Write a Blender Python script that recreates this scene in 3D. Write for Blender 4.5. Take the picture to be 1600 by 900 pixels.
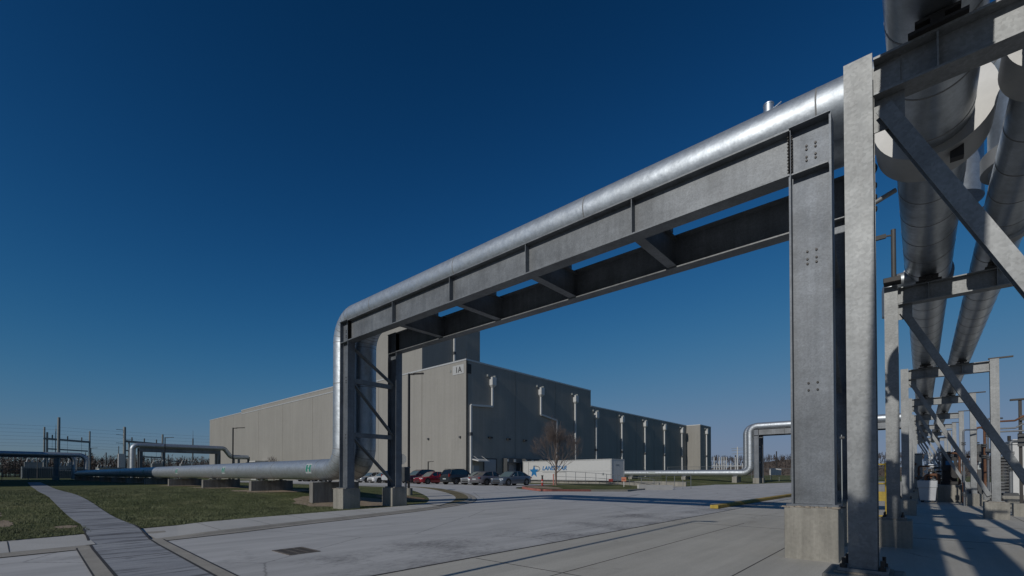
import bpy, bmesh, math, random
from mathutils import Vector, Matrix
random.seed(7)
R = math.radians
SC = bpy.context.scene
COL = SC.collection
for o in list(bpy.data.objects): bpy.data.objects.remove(o)

# ------------------------------------------------------------------ camera, sky, sun, exposure
H = 1.6
cam = bpy.data.cameras.new('camera'); camo = bpy.data.objects.new('camera', cam); COL.objects.link(camo)
cam.sensor_width = 36.0; cam.lens = 16.29
cam.shift_y = 0.17618; cam.clip_start = 0.05; cam.clip_end = 4000
camo.location = (0, 0, H); camo.rotation_euler = (R(90.8), 0, R(41.476))
SC.camera = camo
SUN_EL = 28.0; SUN_AZ = -1.1            # light travels along +Y, a touch towards -X
W = bpy.data.worlds.new('World'); SC.world = W; W.use_nodes = True
wn = W.node_tree.nodes; wl = W.node_tree.links
sky = wn.new('ShaderNodeTexSky'); sky.sky_type = 'NISHITA'; sky.sun_disc = False
sky.sun_elevation = R(SUN_EL); sky.sun_rotation = R(180 + SUN_AZ)
sky.altitude = 300; sky.air_density = 1.0; sky.dust_density = 0.6; sky.ozone_density = 2.5
wn['Background'].inputs['Strength'].default_value = 0.05
# deep winter sky: the same sky graded per channel (darker, bluer zenith)
sp = wn.new('ShaderNodeSeparateColor'); cb = wn.new('ShaderNodeCombineColor'); wl.new(sky.outputs[0], sp.inputs[0])
for i, (c, p, m_) in enumerate(((3.83, 2.5, 4.9), (3.16, 2.1, 6.16), (3.34, 2.6, 8.87))):
    def mth(op, a, b):
        n_ = wn.new('ShaderNodeMath'); n_.operation = op
        for k_, x in enumerate((a, b)):
            if isinstance(x, (int, float)): n_.inputs[k_].default_value = x
            else: wl.new(x, n_.inputs[k_])
        return n_.outputs[0]
    y_ = mth('POWER', mth('DIVIDE', sp.outputs[i], c), p); wl.new(mth('MULTIPLY', mth('DIVIDE', y_, mth('ADD', y_, 1.0)), m_), cb.inputs[i])
wl.new(cb.outputs[0], wn['Background'].inputs['Color'])
sun = bpy.data.lights.new('sun', 'SUN'); suno = bpy.data.objects.new('sun', sun); COL.objects.link(suno)
sun.energy = 3.0; sun.angle = R(0.55); sun.color = (1.0, 0.945, 0.86)
ld = Vector((math.sin(R(SUN_AZ)) * math.cos(R(SUN_EL)), math.cos(R(SUN_AZ)) * math.cos(R(SUN_EL)), -math.sin(R(SUN_EL))))
suno.rotation_euler = ld.to_track_quat('-Z', 'Y').to_euler(); suno.location = (20, -60, 60)
SC.view_settings.view_transform = 'Standard'; SC.view_settings.look = 'None'
SC.view_settings.gamma = 1.0; SC.view_settings.use_curve_mapping = False
SC.view_settings.exposure = -0.3
SC.render.engine = 'CYCLES'

# ------------------------------------------------------------------ materials
def _new(name):
    m = bpy.data.materials.new(name); m.use_nodes = True
    nt = m.node_tree; return m, nt, nt.nodes['Principled BSDF']
def rgba(c): return (c[0], c[1], c[2], 1)
def mat(name, col, rough=.6, metal=0., var=.15, scale=3., col2=None, stretch=(1,1,1), bump=0., bscale=40., fine=.0, spec=.5, streak=0., pits=0.):
    m, nt, b = _new(name); N = nt.nodes; L = nt.links
    tc = N.new('ShaderNodeTexCoord'); mp = N.new('ShaderNodeMapping'); mp.inputs['Scale'].default_value = stretch
    L.new(tc.outputs['Object'], mp.inputs[0])
    n1 = N.new('ShaderNodeTexNoise'); n1.inputs['Scale'].default_value = scale; n1.inputs['Detail'].default_value = 6
    n1.inputs['Roughness'].default_value = .65
    L.new(mp.outputs[0], n1.inputs['Vector'])
    r = N.new('ShaderNodeValToRGB'); r.color_ramp.elements[0].position = .3; r.color_ramp.elements[1].position = .7
    c2 = col2 or tuple(min(1, x * (1 + var)) for x in col); c1 = tuple(x * (1 - var) for x in col) if not col2 else col
    r.color_ramp.elements[0].color = rgba(c1); r.color_ramp.elements[1].color = rgba(c2)
    L.new(n1.outputs['Fac'], r.inputs[0]); out = r.outputs[0]
    if fine:
        n2 = N.new('ShaderNodeTexNoise'); n2.inputs['Scale'].default_value = bscale; n2.inputs['Detail'].default_value = 3
        L.new(tc.outputs['Object'], n2.inputs['Vector'])
        mx = N.new('ShaderNodeMix'); mx.data_type = 'RGBA'; mx.blend_type = 'MULTIPLY'; mx.inputs[0].default_value = 1
        rr = N.new('ShaderNodeValToRGB'); rr.color_ramp.elements[0].position = .3; rr.color_ramp.elements[1].position = .7
        v = 1 - fine; rr.color_ramp.elements[0].color = (v, v, v, 1)
        L.new(n2.outputs['Fac'], rr.inputs[0]); L.new(out, mx.inputs[6]); L.new(rr.outputs[0], mx.inputs[7]); out = mx.outputs[2]
    if streak:
        for sc_, st_, am in ((1.3, (2.2, 2.2, .07), streak), (.9, (.25, .25, .25), streak * .8), (5., (2.6, 2.6, .05), streak * .6)):
            mq = N.new('ShaderNodeMapping'); mq.inputs['Scale'].default_value = st_; L.new(tc.outputs['Object'], mq.inputs[0])
            nq = N.new('ShaderNodeTexNoise'); nq.inputs['Scale'].default_value = sc_; nq.inputs['Detail'].default_value = 6; nq.inputs['Roughness'].default_value = .7; L.new(mq.outputs[0], nq.inputs['Vector'])
            mm = N.new('ShaderNodeMapRange'); mm.inputs[1].default_value = .36; mm.inputs[2].default_value = .64; mm.inputs[3].default_value = 1 - am; mm.inputs[4].default_value = 1 + am * .4; L.new(nq.outputs['Fac'], mm.inputs[0])
            ms = N.new('ShaderNodeVectorMath'); ms.operation = 'SCALE'; L.new(out, ms.inputs[0]); L.new(mm.outputs[0], ms.inputs['Scale']); out = ms.outputs[0]
    if pits:
        vq = N.new('ShaderNodeTexVoronoi'); vq.inputs['Scale'].default_value = 9; L.new(tc.outputs['Object'], vq.inputs['Vector'])
        mm = N.new('ShaderNodeMapRange'); mm.inputs[1].default_value = .03; mm.inputs[2].default_value = .08; mm.inputs[3].default_value = 1 - pits; mm.inputs[4].default_value = 1; L.new(vq.outputs['Distance'], mm.inputs[0])
        ms = N.new('ShaderNodeVectorMath'); ms.operation = 'SCALE'; L.new(out, ms.inputs[0]); L.new(mm.outputs[0], ms.inputs['Scale']); out = ms.outputs[0]
    L.new(out, b.inputs['Base Color'])
    b.inputs['Roughness'].default_value = rough; b.inputs['Metallic'].default_value = metal
    b.inputs['Specular IOR Level'].default_value = spec
    if bump:
        n3 = N.new('ShaderNodeTexNoise'); n3.inputs['Scale'].default_value = bscale; n3.inputs['Detail'].default_value = 4
        L.new(mp.outputs[0], n3.inputs['Vector'])
        bp = N.new('ShaderNodeBump'); bp.inputs['Strength'].default_value = bump; bp.inputs['Distance'].default_value = .02
        L.new(n3.outputs['Fac'], bp.inputs['Height']); L.new(bp.outputs[0], b.inputs['Normal'])
    return m
def galv(name, col, rough=.48, metal=.6, blotch=.18):
    """galvanised steel: fine spangle, dull grey blotches and a few pale runs"""
    m, nt, b = _new(name); N = nt.nodes; L = nt.links
    tc = N.new('ShaderNodeTexCoord')
    v = N.new('ShaderNodeTexVoronoi'); v.inputs['Scale'].default_value = 42; L.new(tc.outputs['Object'], v.inputs['Vector'])
    mp = N.new('ShaderNodeMapping'); mp.inputs['Scale'].default_value = (1.2, 1.2, .55); L.new(tc.outputs['Object'], mp.inputs[0])
    n = N.new('ShaderNodeTexNoise'); n.inputs['Scale'].default_value = 2.4; n.inputs['Detail'].default_value = 8; n.inputs['Roughness'].default_value = .7
    L.new(mp.outputs[0], n.inputs['Vector'])
    r = N.new('ShaderNodeValToRGB'); e = r.color_ramp.elements
    e[0].position = .32; e[1].position = .6
    e[0].color = rgba(tuple(x * (1 - blotch * 1.2) for x in col)); e[1].color = rgba(col)
    x = e.new(.74); x.color = rgba(tuple(min(1, x * (1 + blotch)) for x in col))
    L.new(n.outputs['Fac'], r.inputs[0])
    h = N.new('ShaderNodeSeparateColor'); L.new(v.outputs['Color'], h.inputs[0])
    mr = N.new('ShaderNodeMapRange'); mr.inputs[3].default_value = .88; mr.inputs[4].default_value = 1.12; L.new(h.outputs[0], mr.inputs[0])
    def noise(scale, stretch, lo, hi, a, c, det=5):
        mp_ = N.new('ShaderNodeMapping'); mp_.inputs['Scale'].default_value = stretch; L.new(tc.outputs['Object'], mp_.inputs[0])
        n_ = N.new('ShaderNodeTexNoise'); n_.inputs['Scale'].default_value = scale; n_.inputs['Detail'].default_value = det; n_.inputs['Roughness'].default_value = .7; L.new(mp_.outputs[0], n_.inputs['Vector'])
        m_ = N.new('ShaderNodeMapRange'); m_.inputs[1].default_value = lo; m_.inputs[2].default_value = hi; m_.inputs[3].default_value = a; m_.inputs[4].default_value = c; L.new(n_.outputs['Fac'], m_.inputs[0]); return m_.outputs[0]
    def mul(a, c):
        q = N.new('ShaderNodeMath'); q.operation = 'MULTIPLY'; L.new(a, q.inputs[0]); L.new(c, q.inputs[1]); return q.outputs[0]
    k = mul(mul(mul(mr.outputs[0], noise(.55, (1, 1, 1), .35, .68, .74, 1.16)), noise(2.2, (3, 3, .12), .35, .7, .90, 1.08)), noise(1.1, (.3, .3, 3.2), .42, .66, .92, 1.06))
    k = mul(k, noise(5.5, (1, 1, 1), .66, .74, 1., 1.22, 3))
    mx = N.new('ShaderNodeVectorMath'); mx.operation = 'SCALE'; L.new(r.outputs[0], mx.inputs[0]); L.new(k, mx.inputs['Scale'])
    ru = N.new('ShaderNodeMix'); ru.data_type = 'RGBA'; L.new(noise(3.4, (1, 1, .8), .70, .80, 0, .55, 8), ru.inputs[0]); L.new(mx.outputs[0], ru.inputs[6]); ru.inputs[7].default_value = (.15, .11, .075, 1)
    L.new(ru.outputs[2], b.inputs['Base Color'])
    b.inputs['Metallic'].default_value = metal
    rr = N.new('ShaderNodeMapRange'); rr.inputs[3].default_value = rough - .1; rr.inputs[4].default_value = rough + .14
    L.new(n.outputs['Fac'], rr.inputs[0]); L.new(rr.outputs[0], b.inputs['Roughness'])
    return m
def clad(name, col, rough=.46, metal=.85):
    """rolled aluminium jacket of an insulated pipe: brushed, a little wavy and dusty"""
    m, nt, b = _new(name); N = nt.nodes; L = nt.links
    tc = N.new('ShaderNodeTexCoord')
    n = N.new('ShaderNodeTexNoise'); n.inputs['Scale'].default_value = 1.6; n.inputs['Detail'].default_value = 6; L.new(tc.outputs['Object'], n.inputs['Vector'])
    r = N.new('ShaderNodeValToRGB'); e = r.color_ramp.elements; e[0].position = .3; e[1].position = .72
    e[0].color = rgba(tuple(x * .86 for x in col)); e[1].color = rgba(col); L.new(n.outputs['Fac'], r.inputs[0])
    n5 = N.new('ShaderNodeTexNoise'); n5.inputs['Scale'].default_value = 7; n5.inputs['Detail'].default_value = 9; n5.inputs['Roughness'].default_value = .8; L.new(tc.outputs['Object'], n5.inputs['Vector'])
    m5 = N.new('ShaderNodeMapRange'); m5.inputs[1].default_value = .3; m5.inputs[2].default_value = .62; m5.inputs[3].default_value = .72; m5.inputs[4].default_value = 1.05; L.new(n5.outputs['Fac'], m5.inputs[0])
    s5 = N.new('ShaderNodeVectorMath'); s5.operation = 'SCALE'; L.new(r.outputs[0], s5.inputs[0]); L.new(m5.outputs[0], s5.inputs['Scale']); L.new(s5.outputs[0], b.inputs['Base Color'])
    mr = N.new('ShaderNodeMapRange'); mr.inputs[3].default_value = rough + .12; mr.inputs[4].default_value = rough - .08
    L.new(n.outputs['Fac'], mr.inputs[0]); L.new(mr.outputs[0], b.inputs['Roughness'])
    b.inputs['Metallic'].default_value = metal
    n2 = N.new('ShaderNodeTexNoise'); n2.inputs['Scale'].default_value = 2.2; n2.inputs['Detail'].default_value = 3; L.new(tc.outputs['Object'], n2.inputs['Vector'])
    bp = N.new('ShaderNodeBump'); bp.inputs['Strength'].default_value = .35; bp.inputs['Distance'].default_value = .05
    L.new(n2.outputs['Fac'], bp.inputs['Height']); L.new(bp.outputs[0], b.inputs['Normal'])
    return m
def paint(name, col, rough=.25, metal=0., coat=.6):
    m, nt, b = _new(name); b.inputs['Base Color'].default_value = rgba(col)
    b.inputs['Roughness'].default_value = rough; b.inputs['Metallic'].default_value = metal; b.inputs['Coat Weight'].default_value = coat
    b.inputs['Coat Roughness'].default_value = .06
    return m

M = {}
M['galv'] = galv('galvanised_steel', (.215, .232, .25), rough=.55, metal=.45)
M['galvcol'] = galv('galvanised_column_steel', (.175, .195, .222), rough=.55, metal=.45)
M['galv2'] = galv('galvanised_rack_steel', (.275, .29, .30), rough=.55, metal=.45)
M['clad'] = clad('pipe_jacket', (.54, .59, .64), rough=.5, metal=.86)
M['seam'] = mat('jacket_seam', (.22, .225, .23), .7, .4)
M['rackclad'] = clad('rack_pipe_jacket', (.45, .49, .53), rough=.33, metal=.93)
M['boxclad'] = mat('insulation_cover_jacket', (.33, .335, .335), .55, .35, var=.1, scale=3)
M['signwhite'] = mat('sign_white', (.38, .39, .39), .5, var=.04)
M['conc'] = mat('concrete', (.30, .29, .258), .88, var=.16, scale=1.6, stretch=(1.6, 1.6, .5), bump=.5, bscale=18, fine=.16, streak=.16, pits=.45)
M['concdark'] = mat('old_concrete', (.22, .215, .2), .88, var=.2, scale=2.2, stretch=(3, 3, .5), bump=.4, bscale=18, fine=.14, streak=.22, pits=.4)
M['concpale'] = mat('pale_concrete', (.46, .455, .44), .85, var=.08, scale=.9, bump=.25, bscale=30, fine=.1)
M['grout'] = mat('grout', (.26, .23, .19), .95, var=.35, scale=9, bump=.8, bscale=30)
M['wall'] = mat('precast_wall', (.278, .272, .252), .8, var=.06, scale=.5, stretch=(1.4, 1.4, .06), fine=.06, bscale=3, streak=.06)
M['joint'] = mat('joint', (.12, .11, .095), .9)
M['coping'] = mat('coping', (.45, .46, .46), .5, .3)
M['white'] = mat('white_metal', (.50, .51, .51), .45, var=.05)
M['whiteplastic'] = mat('white_plastic', (.44, .46, .49), .5, var=.06)
M['door'] = mat('grey_door', (.26, .29, .33), .5, var=.05)
M['black'] = mat('black_rubber', (.02, .02, .022), .6, var=.2)
M['darksteel'] = mat('dark_bronze_steel', (.03, .028, .028), .5, .3, var=.2)
M['darkgrey'] = mat('dark_grey_enclosure', (.06, .065, .07), .6, var=.2)
M['greygreen'] = mat('transformer_grey', (.19, .21, .215), .6, var=.12)
M['ins'] = mat('porcelain', (.35, .33, .32), .3)
M['rust'] = mat('rusty_pipe', (.13, .058, .03), .75, var=.35, scale=5)
M['yellow'] = mat('yellow_paint', (.40, .29, .04), .6, var=.25, scale=4, fine=.2)
M['yellowtop'] = mat('worn_yellow_paint', (.40, .27, .05), .7, var=.3, scale=5, fine=.3)
M['redpaint'] = mat('red_kerb_paint', (.36, .13, .11), .85, var=.35, scale=6, fine=.3)
M['red'] = mat('red_plastic', (.33, .035, .03), .4)
M['orange'] = mat('orange_sign', (.42, .16, .09), .6)
M['green'] = mat('green_label', (.035, .20, .155), .5)
M['blue'] = mat('blue_print', (.015, .15, .36), .5, var=.03)
M['label'] = mat('white_label', (.36, .40, .41), .5, var=.03)
M['inkblack'] = mat('black_print', (.02, .02, .02), .6)
M['bark'] = mat('bark', (.16, .12, .10), .9, var=.3, scale=8)
M['twig'] = mat('twig', (.135, .108, .098), .9, var=.3, scale=6)
M['woods'] = mat('bare_woods', (.115, .098, .092), 1., var=.35, scale=.15)
M['mulch'] = mat('mulch', (.20, .135, .08), .95, var=.55, scale=14, bump=1., bscale=30)
M['dirt'] = mat('dirt', (.27, .21, .15), .95, var=.35, scale=3, bump=.6, bscale=12)
M['glass'] = paint('car_glass', (.012, .016, .018), .05, 0, .8)
M['screen'] = paint('car_windscreen', (.10, .14, .14), .05, 0, .8)
M['tyre'] = mat('tyre', (.018, .018, .018), .8)
M['rim'] = mat('alloy_rim', (.35, .35, .36), .35, .8)
M['lamp'] = paint('car_lamp', (.7, .72, .74), .12)
M['tail'] = paint('car_tail_lamp', (.22, .012, .01), .15)
M['wire'] = mat('wire', (.05, .05, .055), .6, .5)
M['blade'] = mat('grass_blade', (.115, .13, .066), .8, var=.5, scale=.7)

def grass_mat():
    m, nt, b = _new('lawn'); N = nt.nodes; L = nt.links
    tc = N.new('ShaderNodeTexCoord')
    a = N.new('ShaderNodeTexNoise'); a.inputs['Scale'].default_value = .35; a.inputs['Detail'].default_value = 8; a.inputs['Roughness'].default_value = .7
    c = N.new('ShaderNodeTexNoise'); c.inputs['Scale'].default_value = 9; c.inputs['Detail'].default_value = 6
    L.new(tc.outputs['Object'], a.inputs['Vector']); L.new(tc.outputs['Object'], c.inputs['Vector'])
    r = N.new('ShaderNodeValToRGB'); e = r.color_ramp.elements
    e[0].position = .3; e[0].color = (.062, .082, .034, 1); e[1].position = .7; e[1].color = (.225, .215, .125, 1)
    x = e.new(.52); x.color = (.12, .138, .066, 1)
    L.new(a.outputs['Fac'], r.inputs[0])
    r2 = N.new('ShaderNodeValToRGB'); r2.color_ramp.elements[0].position = .3; r2.color_ramp.elements[0].color = (.5, .5, .5, 1); r2.color_ramp.elements[1].position = .72; r2.color_ramp.elements[1].color = (1.3, 1.25, 1.15, 1)
    L.new(c.outputs['Fac'], r2.inputs[0])
    mx = N.new('ShaderNodeMix'); mx.data_type = 'RGBA'; mx.blend_type = 'MULTIPLY'; mx.inputs[0].default_value = 1
    L.new(r.outputs[0], mx.inputs[6]); L.new(r2.outputs[0], mx.inputs[7]); L.new(mx.outputs[2], b.inputs['Base Color'])
    b.inputs['Roughness'].default_value = 1; b.inputs['Specular IOR Level'].default_value = .1
    bp = N.new('ShaderNodeBump'); bp.inputs['Strength'].default_value = .9; bp.inputs['Distance'].default_value = .06
    L.new(c.outputs['Fac'], bp.inputs['Height']); L.new(bp.outputs[0], b.inputs['Normal'])
    return m
M['grass'] = grass_mat()

def road_mat():
    """salt-dusted asphalt: pale streaks along the road (Y) broken by darker bare patches, more of them along the near edge"""
    m, nt, b = _new('asphalt'); N = nt.nodes; L = nt.links
    tc = N.new('ShaderNodeTexCoord')
    mp = N.new('ShaderNodeMapping'); mp.inputs['Scale'].default_value = (1.6, .22, 1); mp.inputs['Rotation'].default_value = (0, 0, R(4)); L.new(tc.outputs['Object'], mp.inputs[0])
    st = N.new('ShaderNodeTexNoise'); st.inputs['Scale'].default_value = 1.1; st.inputs['Detail'].default_value = 9; st.inputs['Roughness'].default_value = .68; L.new(mp.outputs[0], st.inputs['Vector'])
    r = N.new('ShaderNodeValToRGB'); e = r.color_ramp.elements
    e[0].position = .25; e[0].color = (.335, .338, .342, 1); e[1].position = .66; e[1].color = (.485, .487, .49, 1)
    L.new(st.outputs['Fac'], r.inputs[0])
    sx = N.new('ShaderNodeSeparateXYZ'); L.new(tc.outputs['Object'], sx.inputs[0])
    ed = N.new('ShaderNodeMapRange'); ed.inputs[1].default_value = -11; ed.inputs[2].default_value = -6.6; ed.inputs[3].default_value = 0; ed.inputs[4].default_value = .16; L.new(sx.outputs[0], ed.inputs[0])
    fn = N.new('ShaderNodeTexNoise'); fn.inputs['Scale'].default_value = 7; fn.inputs['Detail'].default_value = 8; fn.inputs['Roughness'].default_value = .75
    mp2 = N.new('ShaderNodeMapping'); mp2.inputs['Scale'].default_value = (1.5, .7, 1); L.new(tc.outputs['Object'], mp2.inputs[0]); L.new(mp2.outputs[0], fn.inputs['Vector'])
    pn = N.new('ShaderNodeTexNoise'); pn.inputs['Scale'].default_value = .5; pn.inputs['Detail'].default_value = 3; L.new(tc.outputs['Object'], pn.inputs['Vector'])
    ad = N.new('ShaderNodeMath'); ad.operation = 'MULTIPLY_ADD'; ad.inputs[1].default_value = .55; L.new(fn.outputs['Fac'], ad.inputs[0]); L.new(ed.outputs[0], ad.inputs[2])
    ad2 = N.new('ShaderNodeMath'); ad2.operation = 'MULTIPLY_ADD'; ad2.inputs[1].default_value = .62; L.new(pn.outputs['Fac'], ad2.inputs[0]); L.new(ad.outputs[0], ad2.inputs[2])
    th = N.new('ShaderNodeMapRange'); th.inputs[1].default_value = .68; th.inputs[2].default_value = .88; L.new(ad2.outputs[0], th.inputs[0])
    mx = N.new('ShaderNodeMix'); mx.data_type = 'RGBA'; L.new(th.outputs[0], mx.inputs[0]); L.new(r.outputs[0], mx.inputs[6]); mx.inputs[7].default_value = (.15, .15, .155, 1)
    # cracks
    vo = N.new('ShaderNodeTexVoronoi'); vo.feature = 'DISTANCE_TO_EDGE'; vo.inputs['Scale'].default_value = .22
    wp = N.new('ShaderNodeMix'); wp.data_type = 'VECTOR'; wp.inputs[0].default_value = .12
    L.new(tc.outputs['Object'], wp.inputs[4]); L.new(fn.outputs['Color'], wp.inputs[5]); L.new(wp.outputs[1], vo.inputs['Vector'])
    cr = N.new('ShaderNodeMapRange'); cr.inputs[1].default_value = .0; cr.inputs[2].default_value = .006; cr.inputs[3].default_value = .55; cr.inputs[4].default_value = 1; L.new(vo.outputs['Distance'], cr.inputs[0])
    sc = N.new('ShaderNodeVectorMath'); sc.operation = 'SCALE'; L.new(mx.outputs[2], sc.inputs[0]); L.new(cr.outputs[0], sc.inputs['Scale'])
    L.new(sc.outputs[0], b.inputs['Base Color'])
    b.inputs['Roughness'].default_value = .9; b.inputs['Specular IOR Level'].default_value = .25
    gn = N.new('ShaderNodeTexNoise'); gn.inputs['Scale'].default_value = 60; L.new(tc.outputs['Object'], gn.inputs['Vector'])
    bp = N.new('ShaderNodeBump'); bp.inputs['Strength'].default_value = .5; bp.inputs['Distance'].default_value = .01; L.new(gn.outputs['Fac'], bp.inputs['Height']); L.new(bp.outputs[0], b.inputs['Normal'])
    return m
M['road'] = road_mat()
def worn_mat(name, c0, c1, cdark, sstretch, sscale, slo, shi, crack, dots):
    m, nt, b = _new(name); N = nt.nodes; L = nt.links; tc = N.new('ShaderNodeTexCoord')
    def noise(scale, stretch, det=7, ro=.68):
        mp_ = N.new('ShaderNodeMapping'); mp_.inputs['Scale'].default_value = stretch; L.new(tc.outputs['Object'], mp_.inputs[0])
        n_ = N.new('ShaderNodeTexNoise'); n_.inputs['Scale'].default_value = scale; n_.inputs['Detail'].default_value = det; n_.inputs['Roughness'].default_value = ro; L.new(mp_.outputs[0], n_.inputs['Vector']); return n_
    def rng(x, lo, hi, a, c):
        m_ = N.new('ShaderNodeMapRange'); m_.inputs[1].default_value = lo; m_.inputs[2].default_value = hi; m_.inputs[3].default_value = a; m_.inputs[4].default_value = c; L.new(x, m_.inputs[0]); return m_.outputs[0]
    def mix(f, a, c):
        q = N.new('ShaderNodeMix'); q.data_type = 'RGBA'; L.new(f, q.inputs[0])
        for k, x in ((6, a), (7, c)):
            if isinstance(x, tuple): q.inputs[k].default_value = rgba(x)
            else: L.new(x, q.inputs[k])
        return q.outputs[2]
    def scale(a, f): q = N.new('ShaderNodeVectorMath'); q.operation = 'SCALE'; L.new(a, q.inputs[0]); L.new(f, q.inputs['Scale']); return q.outputs[0]
    big = noise(.45, (1, .7, 1)); fine_ = noise(38, (1, 1, 1), 4); col = mix(rng(big.outputs['Fac'], .32, .68, 0, 1), c0, c1)
    col = scale(col, rng(fine_.outputs['Fac'], .3, .7, .86, 1.08))
    st = noise(sscale, sstretch, 8, .72); col = mix(rng(st.outputs['Fac'], slo, shi, 0, .85), col, cdark)
    tr = noise(.8, (1.6, .09, 1), 5); col = scale(col, rng(tr.outputs['Fac'], .38, .62, .88, 1.05))
    wn_ = noise(1.3, (1, 1, 1), 8, .75)
    if crack:
        vo = N.new('ShaderNodeTexVoronoi'); vo.feature = 'DISTANCE_TO_EDGE'; vo.inputs['Scale'].default_value = crack
        wp = N.new('ShaderNodeMix'); wp.data_type = 'VECTOR'; wp.inputs[0].default_value = .35; L.new(tc.outputs['Object'], wp.inputs[4]); L.new(wn_.outputs['Color'], wp.inputs[5]); L.new(wp.outputs[1], vo.inputs['Vector'])
        gate = rng(big.outputs['Fac'], .5, .56, 0, 1); ln = rng(vo.outputs['Distance'], 0, .0022, .7, 0); q = N.new('ShaderNodeMath'); q.operation = 'MULTIPLY'; L.new(gate, q.inputs[0]); L.new(ln, q.inputs[1]); col = mix(q.outputs[0], col, tuple(x * .3 for x in c0))
    if dots:
        vd = N.new('ShaderNodeTexVoronoi'); vd.inputs['Scale'].default_value = dots; L.new(tc.outputs['Object'], vd.inputs['Vector'])
        sd = N.new('ShaderNodeSeparateColor'); L.new(vd.outputs['Color'], sd.inputs[0]); g1 = rng(sd.outputs[0], .72, .74, 0, 1); d1 = rng(vd.outputs['Distance'], .05, .13, .6, 0)
        q = N.new('ShaderNodeMath'); q.operation = 'MULTIPLY'; L.new(g1, q.inputs[0]); L.new(d1, q.inputs[1]); col = mix(q.outputs[0], col, tuple(x * .42 for x in c0))
    L.new(col, b.inputs['Base Color']); b.inputs['Roughness'].default_value = .9; b.inputs['Specular IOR Level'].default_value = .3
    bp = N.new('ShaderNodeBump'); bp.inputs['Strength'].default_value = .35; bp.inputs['Distance'].default_value = .01; L.new(fine_.outputs['Fac'], bp.inputs['Height']); L.new(bp.outputs[0], b.inputs['Normal'])
    return m
M['apron'] = worn_mat('concrete_slab', (.405, .39, .352), (.475, .462, .42), (.26, .23, .19), (1, .5, 1), 1.0, .60, .78, .11, 1.1)
M['plank'] = worn_mat('path_slab', (.25, .265, .295), (.34, .355, .38), (.10, .105, .12), (2.6, .34, 1), 1.5, .50, .62, 0, 1.7)
M['gutter'] = mat('tan_kerb_concrete', (.33, .31, .275), .88, var=.16, scale=1.6, bump=.3, bscale=30, fine=.14)
M['slot'] = mat('joint_filler', (.035, .035, .038), .9)

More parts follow.
